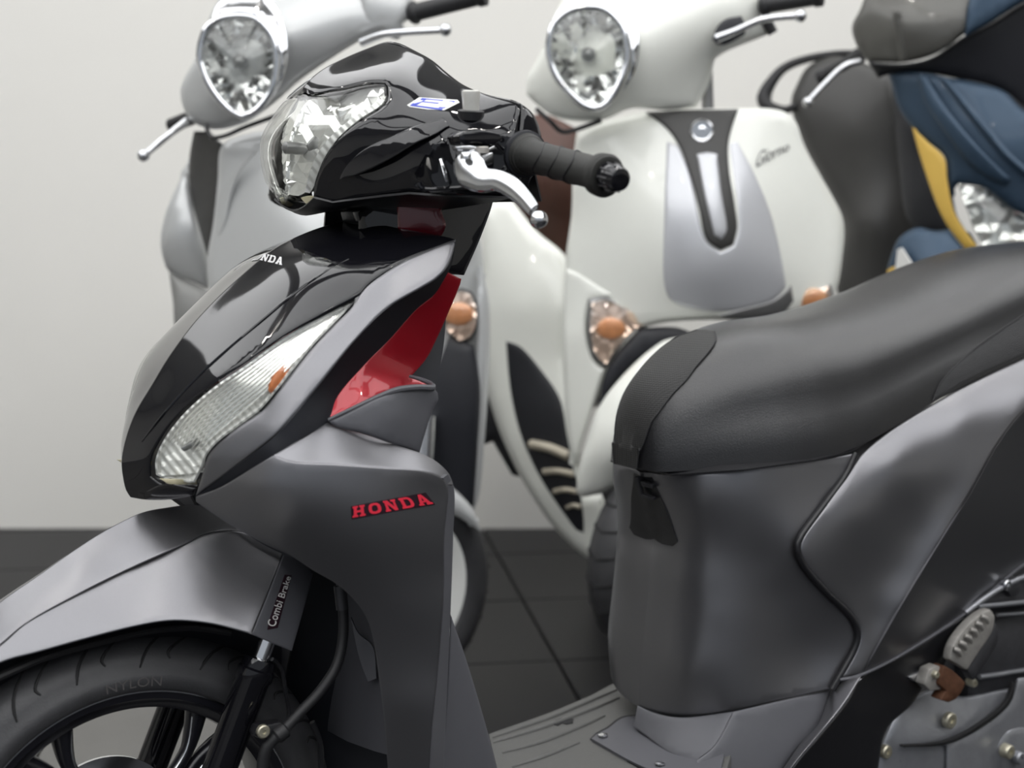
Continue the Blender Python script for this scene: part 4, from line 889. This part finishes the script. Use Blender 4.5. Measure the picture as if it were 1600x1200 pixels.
# folded foot peg
slab('foot_peg', [(1485,1032),(1489,1012),(1508,983),(1534,959),(1549,952),(1556,962),(1552,986),(1530,1020),(1512,1048)], 162, 14, M['peg'], MS, bev=.003)
slab('peg_underside', [(1512,1048),(1530,1020),(1552,986),(1557,974),(1560,1000),(1538,1042),(1522,1064)], 158, 14, M['engine_dark'], MS, bev=.002)
for t in range(6):
    x = 1492 + t * 8.6; y = 1016 - t * 10.2
    tube('peg_tread', pts([(x - 2, y - 2, 164), (x + 6, y + 1, 167), (x + 9, y + 9, 166)]), [.0028, .0034, .0022], M['peg'], MS, seg=8)
tube('peg_spring', pts([(1494,1010,150),(1500,985,148),(1520,966,146),(1534,960,146)]), [.0014] * 4, M['engine_dark'], MS, seg=6)
slab('peg_bracket', [(1476,1040),(1490,1048),(1509,1066),(1507,1074),(1494,1093),(1483,1098),(1470,1094),(1479,1080),(1468,1070),(1470,1058)], 158, 18, M['rust'], MS, bev=.002)
slab('peg_mount', [(1444,1070),(1452,1046),(1466,1040),(1486,1048),(1480,1064),(1470,1078),(1454,1080)], 152, 16, M['peg'], MS, bev=.002)
screw('peg_bolt', 1465, 1055, 158, 5, M['zinc'], MS, h=8)
slab('stand_lug', [(1420,1058),(1440,1048),(1452,1038),(1452,1062),(1438,1068),(1424,1064)], 136, 10, M['alu'], MS, bev=.002)
ball('tail_cover', BODY.W(-1.06, 0, .62), (.27, .155, .13), M['matte'], MS, seg=40, axes=[BODY.X * math.cos(.2) + np.array([0, 0, -math.sin(.2)]), BODY.L, BODY.X * math.sin(.2) + np.array([0, 0, math.cos(.2)])])
ball('tail_lamp', BODY.W(-1.30, 0, .65), (.035, .07, .05), M['red'], MS, seg=24, axes=[BODY.X, BODY.L, (0, 0, 1)])
box('rear_mudguard', BODY.W(-1.20, 0, .46), (.03, .13, .22), M['black'], MS, axes=[BODY.X, BODY.L, (0, 0, 1)], bev=.008)
box('gear_case', BODY.W(-.88, .075, .235), (.42, .07, .13), M['engine_dark'], MS, axes=[BODY.X, BODY.L, (0, 0, 1)], bev=.03)
# rear part of the frame that carries the engine, hidden under the covers
tube('frame_rail', [BODY.W(-.25, .05, .30), BODY.W(-.55, .06, .42), BODY.W(-.95, .06, .62)], [.02] * 3, M['deep'], MS)
tube('frame_rail', [BODY.W(-.25, -.05, .30), BODY.W(-.55, -.06, .42), BODY.W(-.95, -.06, .62)], [.02] * 3, M['deep'], MS)
RW = BODY.W(-1.02, 0, .2225); RWH = bpy.data.objects.new('rear_wheel', None); COL.objects.link(RWH); RWH.parent = MS
lathe('tyre', RW, BODY.L, prof, M['tyre'], RWH, seg=60, closed=True, sharp=60)
lathe('rim', RW, BODY.L, [(-.040, .150), (-.041, .160), (.041, .160), (.040, .150), (.02, .05), (-.02, .05)], M['rim'], RWH, seg=60, closed=True)

# ------------------------------------------------------------------ background scooters
pearl = mat('white_pearl_paint', (.88, .89, .83), .28, .0, coat=.6, noise=.04)
silver = mat('silver_paint', (.56, .57, .57), .34, .35, coat=.4, noise=.05)
silver_w = mat('pale_silver_paint', (.62, .63, .66), .32, .3, coat=.4, noise=.04)
darkgrey = mat('dark_grey_plastic', (.045, .044, .042), .45, noise=.15)
brown = mat('brown_vinyl', (.085, .035, .024), .5, noise=.2)
navy = mat('navy_blue_paint', (.034, .062, .10), .42, .5, coat=.15, noise=.08)
shroud = mat('smoked_grey_paint', (.10, .098, .09), .35, .3, coat=.3, noise=.08)
yellow = mat('yellow_paint', (.72, .47, .10), .35, .1, noise=.08)
beige = mat('beige_metal', (.55, .50, .40), .4, .3)
whitewall = mat('white_rim_paint', (.85, .86, .83), .3, coat=.4)
amberlens = mat('amber_lamp_glass', (.80, .47, .26), .2, .1, coat=.8, noise=.5, nscale=90)
chrome_b = M['chrome']
class View(Frame):
    """upright plane facing the room's front, at a distance; Y mm towards the viewer"""
    def __init__(s, d): Frame.__init__(s, (0, d, 0), 0)
def bulge(outl, edge, mid, n=1):
    """edge points pushed back, middle pushed forward: the control points of a convex shell"""
    p = np.array(outl, float)[:, :2]; c = p.mean(0); out = [(x, y, edge) for x, y in p]
    out += [(*(c + (q - c) * .5), edge + (mid - edge) * .78) for q in p[::2]] + [(c[0], c[1], mid)]
    return out
def shell(name, outl, edge, mid, m, parent, fr, thick=14, roll=(10, 10), res=14, reg=.6, extra=()):
    return panel(name, outl, bulge(outl, edge, mid) + list(extra), m, parent, thick=thick, roll=roll, res=res, fr=fr, reg=reg)
def lamp_round(parent, fr, outl, Y, mtl):
    """chrome ring, reflector and clear glass of a round headlamp"""
    p = smooth_outline(outl, 6); c = p.mean(0)
    h = bpy.data.objects.new('headlamp', None); COL.objects.link(h); h.parent = parent
    ring = [fr.P(x, y, Y) for x, y in np.r_[p, p[:1]]]
    tube('headlamp_ring', ring, [.0065] * len(ring), chrome_b, h, seg=10, step=.02, cap=False)
    q = [tuple(c + (x - c) * .97) for x in p[::3]]
    panel('headlamp_reflector', q, bulge(q, Y - 6, Y - 60), M['reflb'], h, thick=3, roll=None, res=15, fr=fr, flat=True, jitter=4.0)
    panel('headlamp_glass', q, bulge(q, Y, Y + 26), M['lens'], h, thick=2, roll=None, res=12, fr=fr)
    ball('headlamp_bulb', fr.P(c[0], c[1], Y - 26), .013, M['smoke'], h)
    return h
def wheel(parent, fr, px, py, Y, R, yaw, rim_m, w=.045, nm='front_wheel'):
    h = bpy.data.objects.new(nm, None); COL.objects.link(h); h.parent = parent
    c = fr.P(px, py, Y); c = np.array([c[0], c[1], R]); a = math.radians(yaw); ax = np.array([math.sin(a), -math.cos(a), 0])
    hf = [(-w * .8, R * .66), (-w, R * .76), (-w * .98, R * .86), (-w * .7, R * .95), (0, R)]
    lathe('tyre', c, ax, hf + [(-x, r) for x, r in hf[:-1][::-1]] + [(w * .6, R * .63), (-w * .6, R * .63)], M['tyre'], h, seg=64, closed=True, sharp=60)
    lathe('rim', c, ax, [(-w * .8, R * .60), (-w * .82, R * .675), (w * .82, R * .675), (w * .8, R * .60), (w * .5, R * .5), (w * .35, R * .2), (-w * .35, R * .2), (-w * .5, R * .5)], rim_m, h, seg=64, closed=True)
    lathe('hub', c, ax, [(-w, R * .12), (-w * .9, R * .22), (w * .9, R * .22), (w, R * .12)], M['alu'], h, seg=24)
    for k in range(26):
        q0 = 2 * math.pi * k / 26; u = np.array([math.cos(a), math.sin(a), 0]); L_ = []
        for (x, r), dq in zip(hf[2:] + [(-hf[3][0], hf[3][1])], (0, .05, .1, .05)):
            L_.append(c + ax * x * 1.01 + (u * math.cos(q0 + dq) + np.array([0, 0, 1]) * math.sin(q0 + dq)) * (r + .0005))
        tube('tread_groove', L_, [.002] * 4, M['groove'], h, seg=5, step=.03)
    return c, ax
def lever(parent, fr, L, r=.006):
    q = [fr.P(*p) for p in L]; t = tube('brake_lever', q, [r * 1.3] + [r] * (len(q) - 1), M['alu'], parent, seg=12); ball('lever_ball', q[-1], r * 1.75, M['alu'], t); return t
def handle(parent, fr, a, b, r):
    A_ = fr.P(*a); B_ = fr.P(*b); L_ = np.linalg.norm(B_ - A_)
    return lathe('grip', A_, B_ - A_, [(0, r), (.006, r * 1.3), (.012, r * 1.3), (.016, r), (L_ - .015, r), (L_ - .012, r * 1.2), (L_, r * 1.2), (L_ + .003, r * .7)], M['rubber'], parent, seg=24)

# ---- silver scooter, left ------------------------------------------------------
FS = View(2.42); SS = thing('scooter', 'silver scooter with round headlamp behind the black one, at left', 'scooter', None, 'parked scooters in the back row')
nose_s = [(344,233),(352,222),(376,212),(420,203),(520,190),(620,196),(700,230),(742,330),(757,430),(758,560),(752,690),(742,790),(720,800),(640,760),(520,740),(420,640),(352,540),(327,448),(324,405),(333,350),(340,285)]
panel('front_panel', nose_s, [(344,233,-50),(376,212,-40),(520,190,0),(620,196,-20),(700,230,-60),(757,430,-90),(752,690,-90),(720,800,-90),(520,740,20),(352,540,-30),(324,405,-45),(340,285,-50),(520,420,60),(450,350,45),(600,420,40),(420,480,30),(680,500,-20)], silver, SS, thick=14, roll=(12, 12), res=14, fr=FS, reg=.6)
panel('panel_crease', [(342,300),(372,262),(400,235),(380,260),(362,300),(352,345),(340,380)], [(342,300,-36),(372,262,-6),(400,235,10),(352,345,-22),(340,380,-32)], silver, SS, thick=3, roll=(6, 2), res=10, fr=FS)
shell('side_wing', [(296,246),(285,272),(272,300),(258,335),(251,380),(256,408),(264,424),(300,440),(326,452),(325,405),(314,365),(303,325),(296,285)], -150, -100, silver, SS, FS, thick=20)
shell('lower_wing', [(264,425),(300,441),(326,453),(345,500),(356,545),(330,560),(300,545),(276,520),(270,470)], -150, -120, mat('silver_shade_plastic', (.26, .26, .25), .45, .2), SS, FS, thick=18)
panel('inner_shield', [(303,205),(325,205),(346,224),(343,280),(334,350),(325,405),(313,362),(303,325),(296,285),(296,245)], [(303,205,-120),(346,224,-60),(334,350,-70),(325,405,-80),(303,325,-130),(296,245,-140)], darkgrey, SS, thick=10, roll=(6, 6), res=12, fr=FS)
hs = [(282,140),(290,118),(306,90),(330,20),(352,-20),(420,-40),(520,-40),(636,-40),(636,20),(628,34),(600,46),(566,62),(520,90),(470,125),(430,160),(400,182),(380,193),(335,202),(300,190),(286,168)]
panel('headlamp_shell', hs, [(282,140,-40),(306,90,-20),(330,20,-10),(420,-40,-10),(520,-40,0),(636,-40,30),(628,34,50),(566,62,30),(470,125,0),(400,182,-10),(335,202,-20),(370,100,60),(440,60,70),(540,20,60),(300,165,-20),(360,160,30)], silver, SS, thick=16, roll=(12, 14), res=14, fr=FS, reg=.5)
lens_s = [(312,87),(316,62),(324,43),(340,31),(358,26),(380,25),(398,29),(414,42),(426,60),(432,85),(432,105),(425,138),(410,162),(396,175),(378,182),(362,174),(345,158),(328,134),(317,110)]
lamp_round(SS, FS, lens_s, 84, silver)
visor = [(330,34),(338,10),(352,-8),(392,-14),(424,0),(444,34),(451,70),(448,100),(440,128),(428,150),(438,110),(438,80),(430,55),(416,36),(398,24),(376,19),(352,22)]
panel('headlamp_visor', visor, [(330,34,86),(352,-8,66),(392,-14,66),(444,34,62),(451,70,60),(428,150,76),(438,80,92),(398,24,98),(352,22,96),(336,20,84)], chrome_b, SS, thick=4, roll=(3, 2), res=9, fr=FS)
shell('switch_pod', [(556,-40),(636,-40),(644,-5),(642,30),(630,36),(634,52),(622,62),(606,58),(596,48),(566,62)], 30, 60, silver, SS, FS)
handle(SS, FS, (640,22,30), (758,-8,70), .0145); lever(SS, FS, [(566,66,60),(600,54,90),(640,50,100),(696,47,110)], .0058)
lever(SS, FS, [(292,190,-60),(268,207,-40),(240,230,-30),(224,243,-20)], .006)
tube('grip', [FS.P(320, 176, -90), FS.P(268, 196, -140)], [.013, .013], M['rubber'], SS)
tube('cable', [FS.P(*p) for p in ((322,196,-20),(330,214,-10),(352,212,0),(385,198,0),(440,178,0))], [.004] * 5, M['black'], SS, seg=8)
# turn lamp on its right-hand side
def turn_lamp(parent, fr, outl, Y, backm):
    h = bpy.data.objects.new('turn_lamp', None); COL.objects.link(h); h.parent = parent
    p = np.array(outl, float); c = p.mean(0); q = [tuple(c + (x - c) * .88) for x in p]
    shell('lamp_housing', outl, Y, Y + 6, backm, h, fr, thick=10, res=9)
    panel('lamp_reflector', q, bulge(q, Y + 6, Y + 4), M['refl'], h, thick=2, roll=None, res=11, fr=fr, flat=True, jitter=2.5)
    ball('amber_bulb', fr.P(c[0] - 3, c[1] - 2, Y + 11), (.026, .006, .02), amberlens, h)
    panel('lamp_glass', q, bulge(q, Y + 8, Y + 30), clear('warm_lamp_glass', (1.0, .93, .88)), h, thick=2, roll=None, res=10, fr=fr)
turn_lamp(SS, FS, [(690,470),(700,458),(722,450),(738,456),(747,480),(746,512),(736,532),(718,538),(702,525),(690,505)], -40, darkgrey)
shell('under_panel', [(660,520),(690,515),(740,540),(750,600),(746,700),(740,790),(700,800),(640,740),(640,600)], -40, -20, M['deep'], SS, FS)
wc, wax = wheel(SS, FS, 612, 930, 0, .205, 42, whitewall, .05)
panel('shield_edge', [(752,415),(764,470),(765,560),(757,690),(748,775),(738,806),(722,802),(734,700),(745,560),(744,470)], [(752,415,-50),(765,560,-50),(738,806,-60),(722,802,-50),(745,560,-40)], silver, SS, thick=14, roll=(8, 8), res=9, fr=FS)
for sg in (-1, 1): tube('fork_leg', [wc + wax * .07 * sg, wc + wax * .07 * sg + np.array([.015, .06, .30])], [.016, .019], M['alu'], SS)
shell('front_fender', [(540,760),(600,735),(680,745),(735,790),(752,830),(700,800),(620,785),(560,810)], -30, 10, silver, SS, FS, thick=20)
# seat and tail behind the shield
ball('rear_body', np.array([-.42, 3.05, .62]), (.17, .42, .17), silver, SS); ball('seat', np.array([-.44, 3.02, .80]), (.14, .36, .07), darkgrey, SS)
wheel(SS, View(3.28), 520, 900, 0, .205, 65, whitewall, .05, 'rear_wheel')

# ---- white scooter, middle ------------------------------------------------------
FWt = View(2.58); WS = thing('scooter', 'white scooter with round headlamp and dark centre strip, in the middle', 'scooter', None, 'parked scooters in the back row')
leg_w = [(900,212),(925,196),(955,186),(1002,176),(1040,172),(1100,170),(1152,169),(1205,170),(1228,176),(1243,190),(1258,232),(1278,268),(1298,302),(1316,338),(1319,360),(1316,400),(1309,445),(1298,472),(1235,492),(1180,500),(1100,500),(1035,505),(980,520),(940,600),(905,700),(898,745),(890,700),(882,620),(880,500),(884,405),(893,335),(895,260)]
leg_w_ctrl = [(900,212,-70),(955,186,-50),(1040,172,-30),(1100,170,-20),(1205,170,-60),(1243,190,-80),(1298,302,-100),(1319,360,-105),(1309,445,-90),(1235,492,-60),(1100,500,-10),(980,520,-30),(905,700,-70),(880,500,-90),(893,335,-85),(1100,320,40),(1000,320,10),(1000,430,0),(1100,430,45),(1190,320,0),(1220,430,-25),(950,300,-30),(940,430,-40),(1270,380,-70)]
S_w = Surf(leg_w_ctrl, .5)
panel('leg_shield', leg_w, S_w, pearl, WS, thick=16, roll=(10, 14), res=13, fr=FWt)
def on_w(name, outl, m, off=2, thick=4, roll=(5, 3), res=9): return panel(name, outl, S_w, m, WS, thick=thick, roll=roll, res=res, fr=FWt, off=off)
on_w('centre_panel', [(1042,221),(1060,228),(1078,272),(1104,376),(1126,394),(1146,384),(1154,356),(1140,225),(1152,221),(1180,275),(1205,337),(1220,400),(1228,448),(1210,468),(1150,485),(1090,484),(1050,470),(1039,450),(1038,340)], silver_w, off=3, thick=5)
on_w('centre_strip', [(1008,175),(1060,172),(1110,171),(1154,170),(1145,195),(1138,226),(1140,270),(1148,320),(1152,356),(1146,382),(1126,391),(1105,376),(1092,325),(1077,270),(1060,226),(1040,199)], darkgrey, off=6, thick=6, roll=(4, 4))
on_w('strip_inlay', [(1089,241),(1105,238),(1120,241),(1127,300),(1135,362),(1127,374),(1116,367),(1101,305)], silver_w, off=10, thick=4, roll=(4, 4))
on_w('lower_lip', [(1150,485),(1210,468),(1236,446),(1240,470),(1225,490),(1170,498),(1120,494)], M['smoke'], off=4)
lathe('emblem', FWt.P(1096, 205, float(S_w(1096, 205)[0]) + 4), (0, -1, .05), [(0, .021), (.006, .021), (.008, .0185), (.007, .016), (.009, .007), (.009, .001)], chrome_b, WS, seg=30)
lettering('script_badge', 'Giorno', [(1184,236),(1230,222),(1236,233),(1181,262)], S_w, M['smoke'], WS, off=3, fr=FWt, shear=.45, thick=.8)
for a_, b_ in (((900,410),(1036,470)), ((1240,470),(1312,395))):
    pass
panel('shield_fold', [(884,420),(900,425),(960,462),(920,470),(916,520),(930,566),(944,578),(925,640),(900,720),(893,700),(884,620),(881,500)], [(884,420,-75),(960,462,-28),(930,566,-42),(900,720,-70),(881,500,-82),(905,520,-45)], pearl, WS, thick=8, roll=(6, 6), res=11, fr=FWt, reg=.4)
turn_lamp(WS, FWt, [(920,468),(944,463),(985,480),(1024,502),(992,517),(962,552),(946,576),(928,560),(918,520)], -30, M['smoke'])
turn_lamp(WS, FWt, [(1236,486),(1250,468),(1280,450),(1298,444),(1302,462),(1290,482),(1262,490)], -75, M['smoke'])
shell('fender_gap', [(1000,512),(1060,512),(1100,530),(1040,545),(985,580),(950,620),(935,640),(945,585),(965,550)], -20, -10, M['deep'], WS, FWt)
shell('front_fender', [(1044,530),(1018,545),(972,588),(936,636),(916,692),(902,752),(901,770),(910,777),(944,769),(978,752),(1040,740),(1120,720),(1160,640),(1130,560),(1090,530)], 10, 110, pearl, WS, FWt, thick=16)
wc, wax = wheel(WS, FWt, 1062, 880, -20, .21, 38, pearl, .052)
for sg in (-1, 1): tube('fork_leg', [wc + wax * .072 * sg, wc + wax * .072 * sg + np.array([.015, .06, .34])], [.016, .019], M['alu'], WS)
hw = [(824,120),(836,100),(850,70),(868,20),(895,-20),(960,-40),(1060,-40),(1186,-40),(1190,10),(1194,36),(1202,53),(1180,62),(1132,82),(1117,92),(1108,130),(1088,168),(1040,172),(985,170),(946,186),(900,190),(866,182),(835,160),(822,147)]
panel('headlamp_shell', hw, [(824,120,-50),(850,70,-20),(895,-20,-10),(960,-40,0),(1060,-40,20),(1186,-40,30),(1194,36,20),(1132,82,10),(1108,130,-20),(1088,168,-20),(985,170,0),(900,190,-20),(835,160,-50),(930,100,60),(1010,60,70),(1080,40,60),(1150,20,60),(1020,140,30),(860,140,-5)], pearl, WS, thick=16, roll=(10, 12), res=13, fr=FWt, reg=.5)
lens_w = [(857,72),(864,41),(876,26),(890,17),(910,12),(930,11),(946,16),(958,25),(970,40),(977,58),(980,85),(975,110),(966,132),(946,162),(930,169),(914,165),(897,152),(874,126),(862,102)]
lamp_round(WS, FWt, lens_w, 84, pearl)
vis_w = [(864,30),(876,12),(895,0),(930,-6),(965,0),(990,25),(999,55),(998,85),(990,115),(975,140),(986,105),(987,75),(980,48),(966,26),(945,11),(925,5),(900,8),(880,18)]
panel('headlamp_visor', vis_w, [(864,30,84),(895,0,70),(930,-6,68),(990,25,62),(999,55,60),(975,140,74),(987,75,92),(945,11,98),(900,8,96)], chrome_b, WS, thick=4, roll=(3, 2), res=8, fr=FWt)
shell('lever_opening', [(1113,61),(1120,42),(1134,30),(1158,25),(1165,40),(1164,54),(1150,62),(1132,70),(1120,70)], 66, 72, M['deep'], WS, FWt, thick=6, roll=(4, 2), res=8)
handle(WS, FWt, (1188,10,40), (1284,-6,90), .0145); lever(WS, FWt, [(1120,60,84),(1150,48,96),(1186,32,100),(1218,27,104),(1250,25,110)], .0062)
tube('lever_base', [FWt.P(1196, 30, 20), FWt.P(1208, 52, 20)], [.01, .009], M['rubber'], WS)
tube('mirror_stem', [FWt.P(1104, 105, -60), FWt.P(1106, 172, -60)], [.011, .011], M['smoke'], WS)
tube('cable', [FWt.P(*p) for p in ((838,170,-30),(860,190,-20),(876,205,-20),(895,204,-20),(940,188,-10))], [.0045] * 5, M['black'], WS, seg=8)
shell('brown_seat', [(826,182),(850,178),(900,200),(905,240),(900,337),(888,408),(860,385),(838,360),(797,308),(798,250),(812,205)], -420, -330, brown, WS, FWt, thick=40)
rear = [(752,330),(772,312),(797,308),(838,360),(886,405),(892,470),(888,560),(892,640),(902,720),(912,775),(940,772),(956,812),(960,860),(958,888),(920,873),(864,822),(812,742),(776,662),(757,590),(752,500),(756,420)]
panel('side_body', rear, [(752,330,-330),(797,308,-330),(886,405,-260),(888,560,-220),(912,775,-140),(956,812,-120),(958,888,-130),(864,822,-200),(776,662,-280),(752,500,-320),(820,480,-240),(850,640,-200),(830,400,-270)], pearl, WS, thick=18, roll=(12, 16), res=13, fr=FWt, reg=.4)
S_r = Surf([(752,330,-330),(797,308,-330),(886,405,-260),(888,560,-220),(912,775,-140),(956,812,-120),(958,888,-130),(864,822,-200),(776,662,-280),(752,500,-320),(820,480,-240),(850,640,-200),(830,400,-270)], .4)
panel('side_insert', [(790,532),(812,540),(848,580),(876,624),(886,680),(897,732),(912,804),(913,834),(902,830),(880,802),(840,740),(812,676),(797,610)], S_r, M['deep'], WS, thick=6, roll=(6, 5), res=10, fr=FWt, off=4)
for (x0, y0, x1, y1, h_) in ((830,694,888,712,9), (850,737,896,741,6), (866,768,900,768,5), (886,793,906,792,4)):
    tube('foot_slat', [FWt.P(x0, y0, float(S_r(x0, y0)[0]) + 10), FWt.P((x0 + x1) / 2, (y0 + y1) / 2 - 3, float(S_r((x0 + x1) / 2, (y0 + y1) / 2)[0]) + 16), FWt.P(x1, y1, float(S_r(x1, y1)[0]) + 12)], [h_ * .0011] * 3, beige, WS, seg=8)
for k in range(4):
    pass
shell('engine_block', [(690,560),(740,590),(790,620),(800,690),(812,745),(800,742),(770,690),(740,700),(715,660)], -360, -340, M['engine_dark'], WS, FWt)
ball('rear_body', np.array([.12, 3.25, .60]), (.17, .34, .20), pearl, WS)
wheel(WS, View(3.4), 1000, 880, 0, .21, 60, pearl, .052, 'rear_wheel')

# ---- blue scooter, right ---------------------------------------------------------
FB = View(2.74); BS = thing('scooter', 'navy blue scooter with yellow stripe behind the seat, at right', 'scooter', None, 'parked scooters in the back row')
def sh(name, outl, ctrl, m, thick=12, roll=(8, 8), res=12, reg=.4): return panel(name, outl, ctrl, m, BS, thick=thick, roll=roll, res=res, fr=FB, reg=reg)
sh('handlebar_shroud', [(1331,42),(1345,12),(1362,-40),(1480,-60),(1660,-60),(1660,-20),(1594,4),(1550,30),(1505,55),(1480,74),(1454,88),(1410,98),(1356,96),(1338,70)], [(1331,42,-40),(1362,-40,-30),(1480,-60,0),(1660,-60,60),(1594,4,70),(1505,55,60),(1454,88,40),(1410,98,10),(1356,96,-30),(1420,40,50),(1390,60,20),(1500,10,70)], shroud)
sh('shroud_crease', [(1394,20),(1402,14),(1412,60),(1418,97),(1406,98),(1400,60)], [(1394,20,30),(1402,14,38),(1412,60,36),(1418,97,22),(1406,98,18)], shroud, thick=6, roll=(4, 4), res=7)
sh('shroud_top', [(1512,10),(1524,-30),(1660,-60),(1660,-24),(1594,6),(1550,34),(1508,58)], [(1512,10,82),(1524,-30,80),(1660,-60,84),(1594,6,90),(1508,58,80)], navy)
sh('neck', [(1356,96),(1410,99),(1454,90),(1505,57),(1550,34),(1594,6),(1660,-24),(1660,190),(1600,172),(1571,145),(1500,124),(1421,112),(1390,116),(1372,122)], [(1356,96,-60),(1410,99,-20),(1505,57,20),(1660,-24,40),(1660,190,0),(1500,124,-10),(1390,116,-50)], M['deep'])
sh('front_panel', [(1388,114),(1421,110),(1483,121),(1540,132),(1571,143),(1597,169),(1660,210),(1660,345),(1600,336),(1560,310),(1535,293),(1498,287),(1489,300),(1491,330),(1500,350),(1527,382),(1520,388),(1491,332),(1480,286),(1476,246),(1450,222),(1425,198),(1404,168),(1394,135)], [(1388,114,-60),(1421,110,-20),(1483,121,20),(1571,143,50),(1660,210,80),(1660,345,80),(1600,336,70),(1498,287,30),(1527,382,30),(1476,246,10),(1425,198,-20),(1394,135,-50),(1500,200,45),(1560,240,75)], navy)
sh('panel_ridge', [(1432,116),(1446,116),(1480,170),(1530,230),(1580,280),(1570,290),(1520,262),(1475,205),(1445,160)], [(1432,116,4),(1446,116,10),(1480,170,48),(1530,230,78),(1580,280,88),(1570,290,78),(1475,205,40),(1445,160,16)], navy, thick=8, roll=(6, 5), res=9)
sh('panel_ridge', [(1466,120),(1480,122),(1530,180),(1590,250),(1660,300),(1660,315),(1590,268),(1520,190)], [(1466,120,24),(1480,122,30),(1530,180,72),(1590,250,100),(1660,300,112),(1660,315,104),(1590,268,94),(1520,190,62)], navy, thick=8, roll=(6, 5), res=9)
h = bpy.data.objects.new('headlamp', None); COL.objects.link(h); h.parent = BS
LB = [(1498,289),(1535,294),(1565,312),(1594,334),(1660,360),(1660,420),(1600,410),(1538,386),(1522,355),(1508,320)]
panel('headlamp_reflector', LB, bulge(LB, 30, 22), M['refl'], h, thick=3, roll=None, res=14, fr=FB, flat=True, jitter=4)
panel('headlamp_glass', LB, bulge(LB, 40, 64), M['lens'], h, thick=3, roll=(4, 2), res=12, fr=FB)
sh('yellow_stripe', [(1425,198),(1450,222),(1476,247),(1480,280),(1491,331),(1508,360),(1528,386),(1509,391),(1483,357),(1468,330),(1454,294),(1436,239)], [(1425,198,-14),(1476,247,18),(1480,280,26),(1491,331,30),(1528,386,38),(1509,391,26),(1483,357,16),(1454,294,4),(1436,239,-8)], yellow, thick=6, roll=(3, 3), res=8)
sh('side_column', [(1394,135),(1404,168),(1425,198),(1436,239),(1454,294),(1468,330),(1484,357),(1480,366),(1430,360),(1416,340),(1404,260),(1398,190)], [(1394,135,-80),(1425,198,-24),(1454,294,-8),(1484,357,4),(1430,360,-60),(1404,260,-90),(1430,300,-30)], M['deep'])
sh('fender', [(1403,374),(1420,360),(1436,355),(1460,360),(1483,358),(1500,380),(1512,393),(1540,400),(1540,470),(1388,470),(1386,424),(1394,395)], [(1403,374,0),(1436,355,20),(1483,358,40),(1540,400,60),(1540,470,80),(1388,470,0),(1386,424,-10),(1450,420,70)], navy)
sh('fender_print', [(1402,390),(1408,387),(1424,412),(1420,424),(1398,426)], [(1402,390,32),(1408,387,36),(1424,412,62),(1398,426,26)], M['whiteprint'], thick=4, roll=None, res=6)
sh('fender_patch', [(1386,422),(1396,416),(1402,436),(1388,450)], [(1386,422,20),(1396,416,26),(1402,436,34),(1388,450,20)], yellow, thick=4, roll=None, res=6)
seat_b = [(1236,160),(1246,130),(1262,104),(1300,88),(1345,96),(1392,118),(1412,190),(1425,262),(1440,345),(1446,400),(1446,470),(1316,480),(1306,440),(1316,350),(1290,290),(1256,225)]
sh('rear_body', seat_b, [(1236,160,-330),(1262,104,-330),(1345,96,-280),(1392,118,-200),(1425,262,-200),(1440,372,-200),(1446,470,-200),(1316,480,-220),(1316,350,-280),(1256,225,-320),(1330,200,-230),(1350,350,-170)], darkgrey, thick=30, roll=(14, 20))
tube('grab_rail', [FB.P(*p) for p in ((1345,84,-330),(1310,84,-340),(1262,92,-350),(1226,106,-360),(1204,130,-360),(1194,152,-360),(1200,166,-350),(1225,172,-340),(1245,165,-330))], [.007, .008, .009, .010, .013, .0165, .014, .009, .008], M['rubber'], BS, seg=12)
handle(BS, FB, (1348,84,-60), (1280,122,-120), .0125); lever(BS, FB, [(1342,96,-30),(1318,104,-20),(1292,128,-20),(1262,160,-20)], .0058)
tube('fork_leg', [FB.P(1640, 420, 0), FB.P(1640, 860, 0)], [.02, .02], M['alu'], BS)
wheel(BS, FB, 1640, 900, 0, .21, 30, M['rim'], .055)
wheel(BS, View(3.45), 1400, 850, 0, .21, 30, M['rim'], .055, 'rear_wheel')
c_ = FB.P(1652, 200, -30); box('neck_core', c_, (.40, .05, .20), M['deep'], BS, bev=.02)
# the far half of the blue front, mirrored about its own middle
XM = float(FB.P(1652, 300, 60)[0])
for ob in list(bpy.data.objects):
    if ob.type != 'MESH' or not (ob.parent == BS or (ob.parent and ob.parent.parent == BS)): continue
    if ob.parent.name.startswith(('front_wheel', 'rear_wheel')) or ob.name.split('.')[0] in ('rear_body', 'grab_rail', 'fork_leg', 'neck_core'): continue
    me = ob.data.copy(); vv = np.zeros(len(me.vertices) * 3); me.vertices.foreach_get('co', vv); vv = vv.reshape(-1, 3); vv[:, 0] = 2 * XM - vv[:, 0]
    me.vertices.foreach_set('co', vv.ravel()); me.flip_normals(); me.update()
    c_ = ob.copy(); c_.data = me; COL.objects.link(c_)
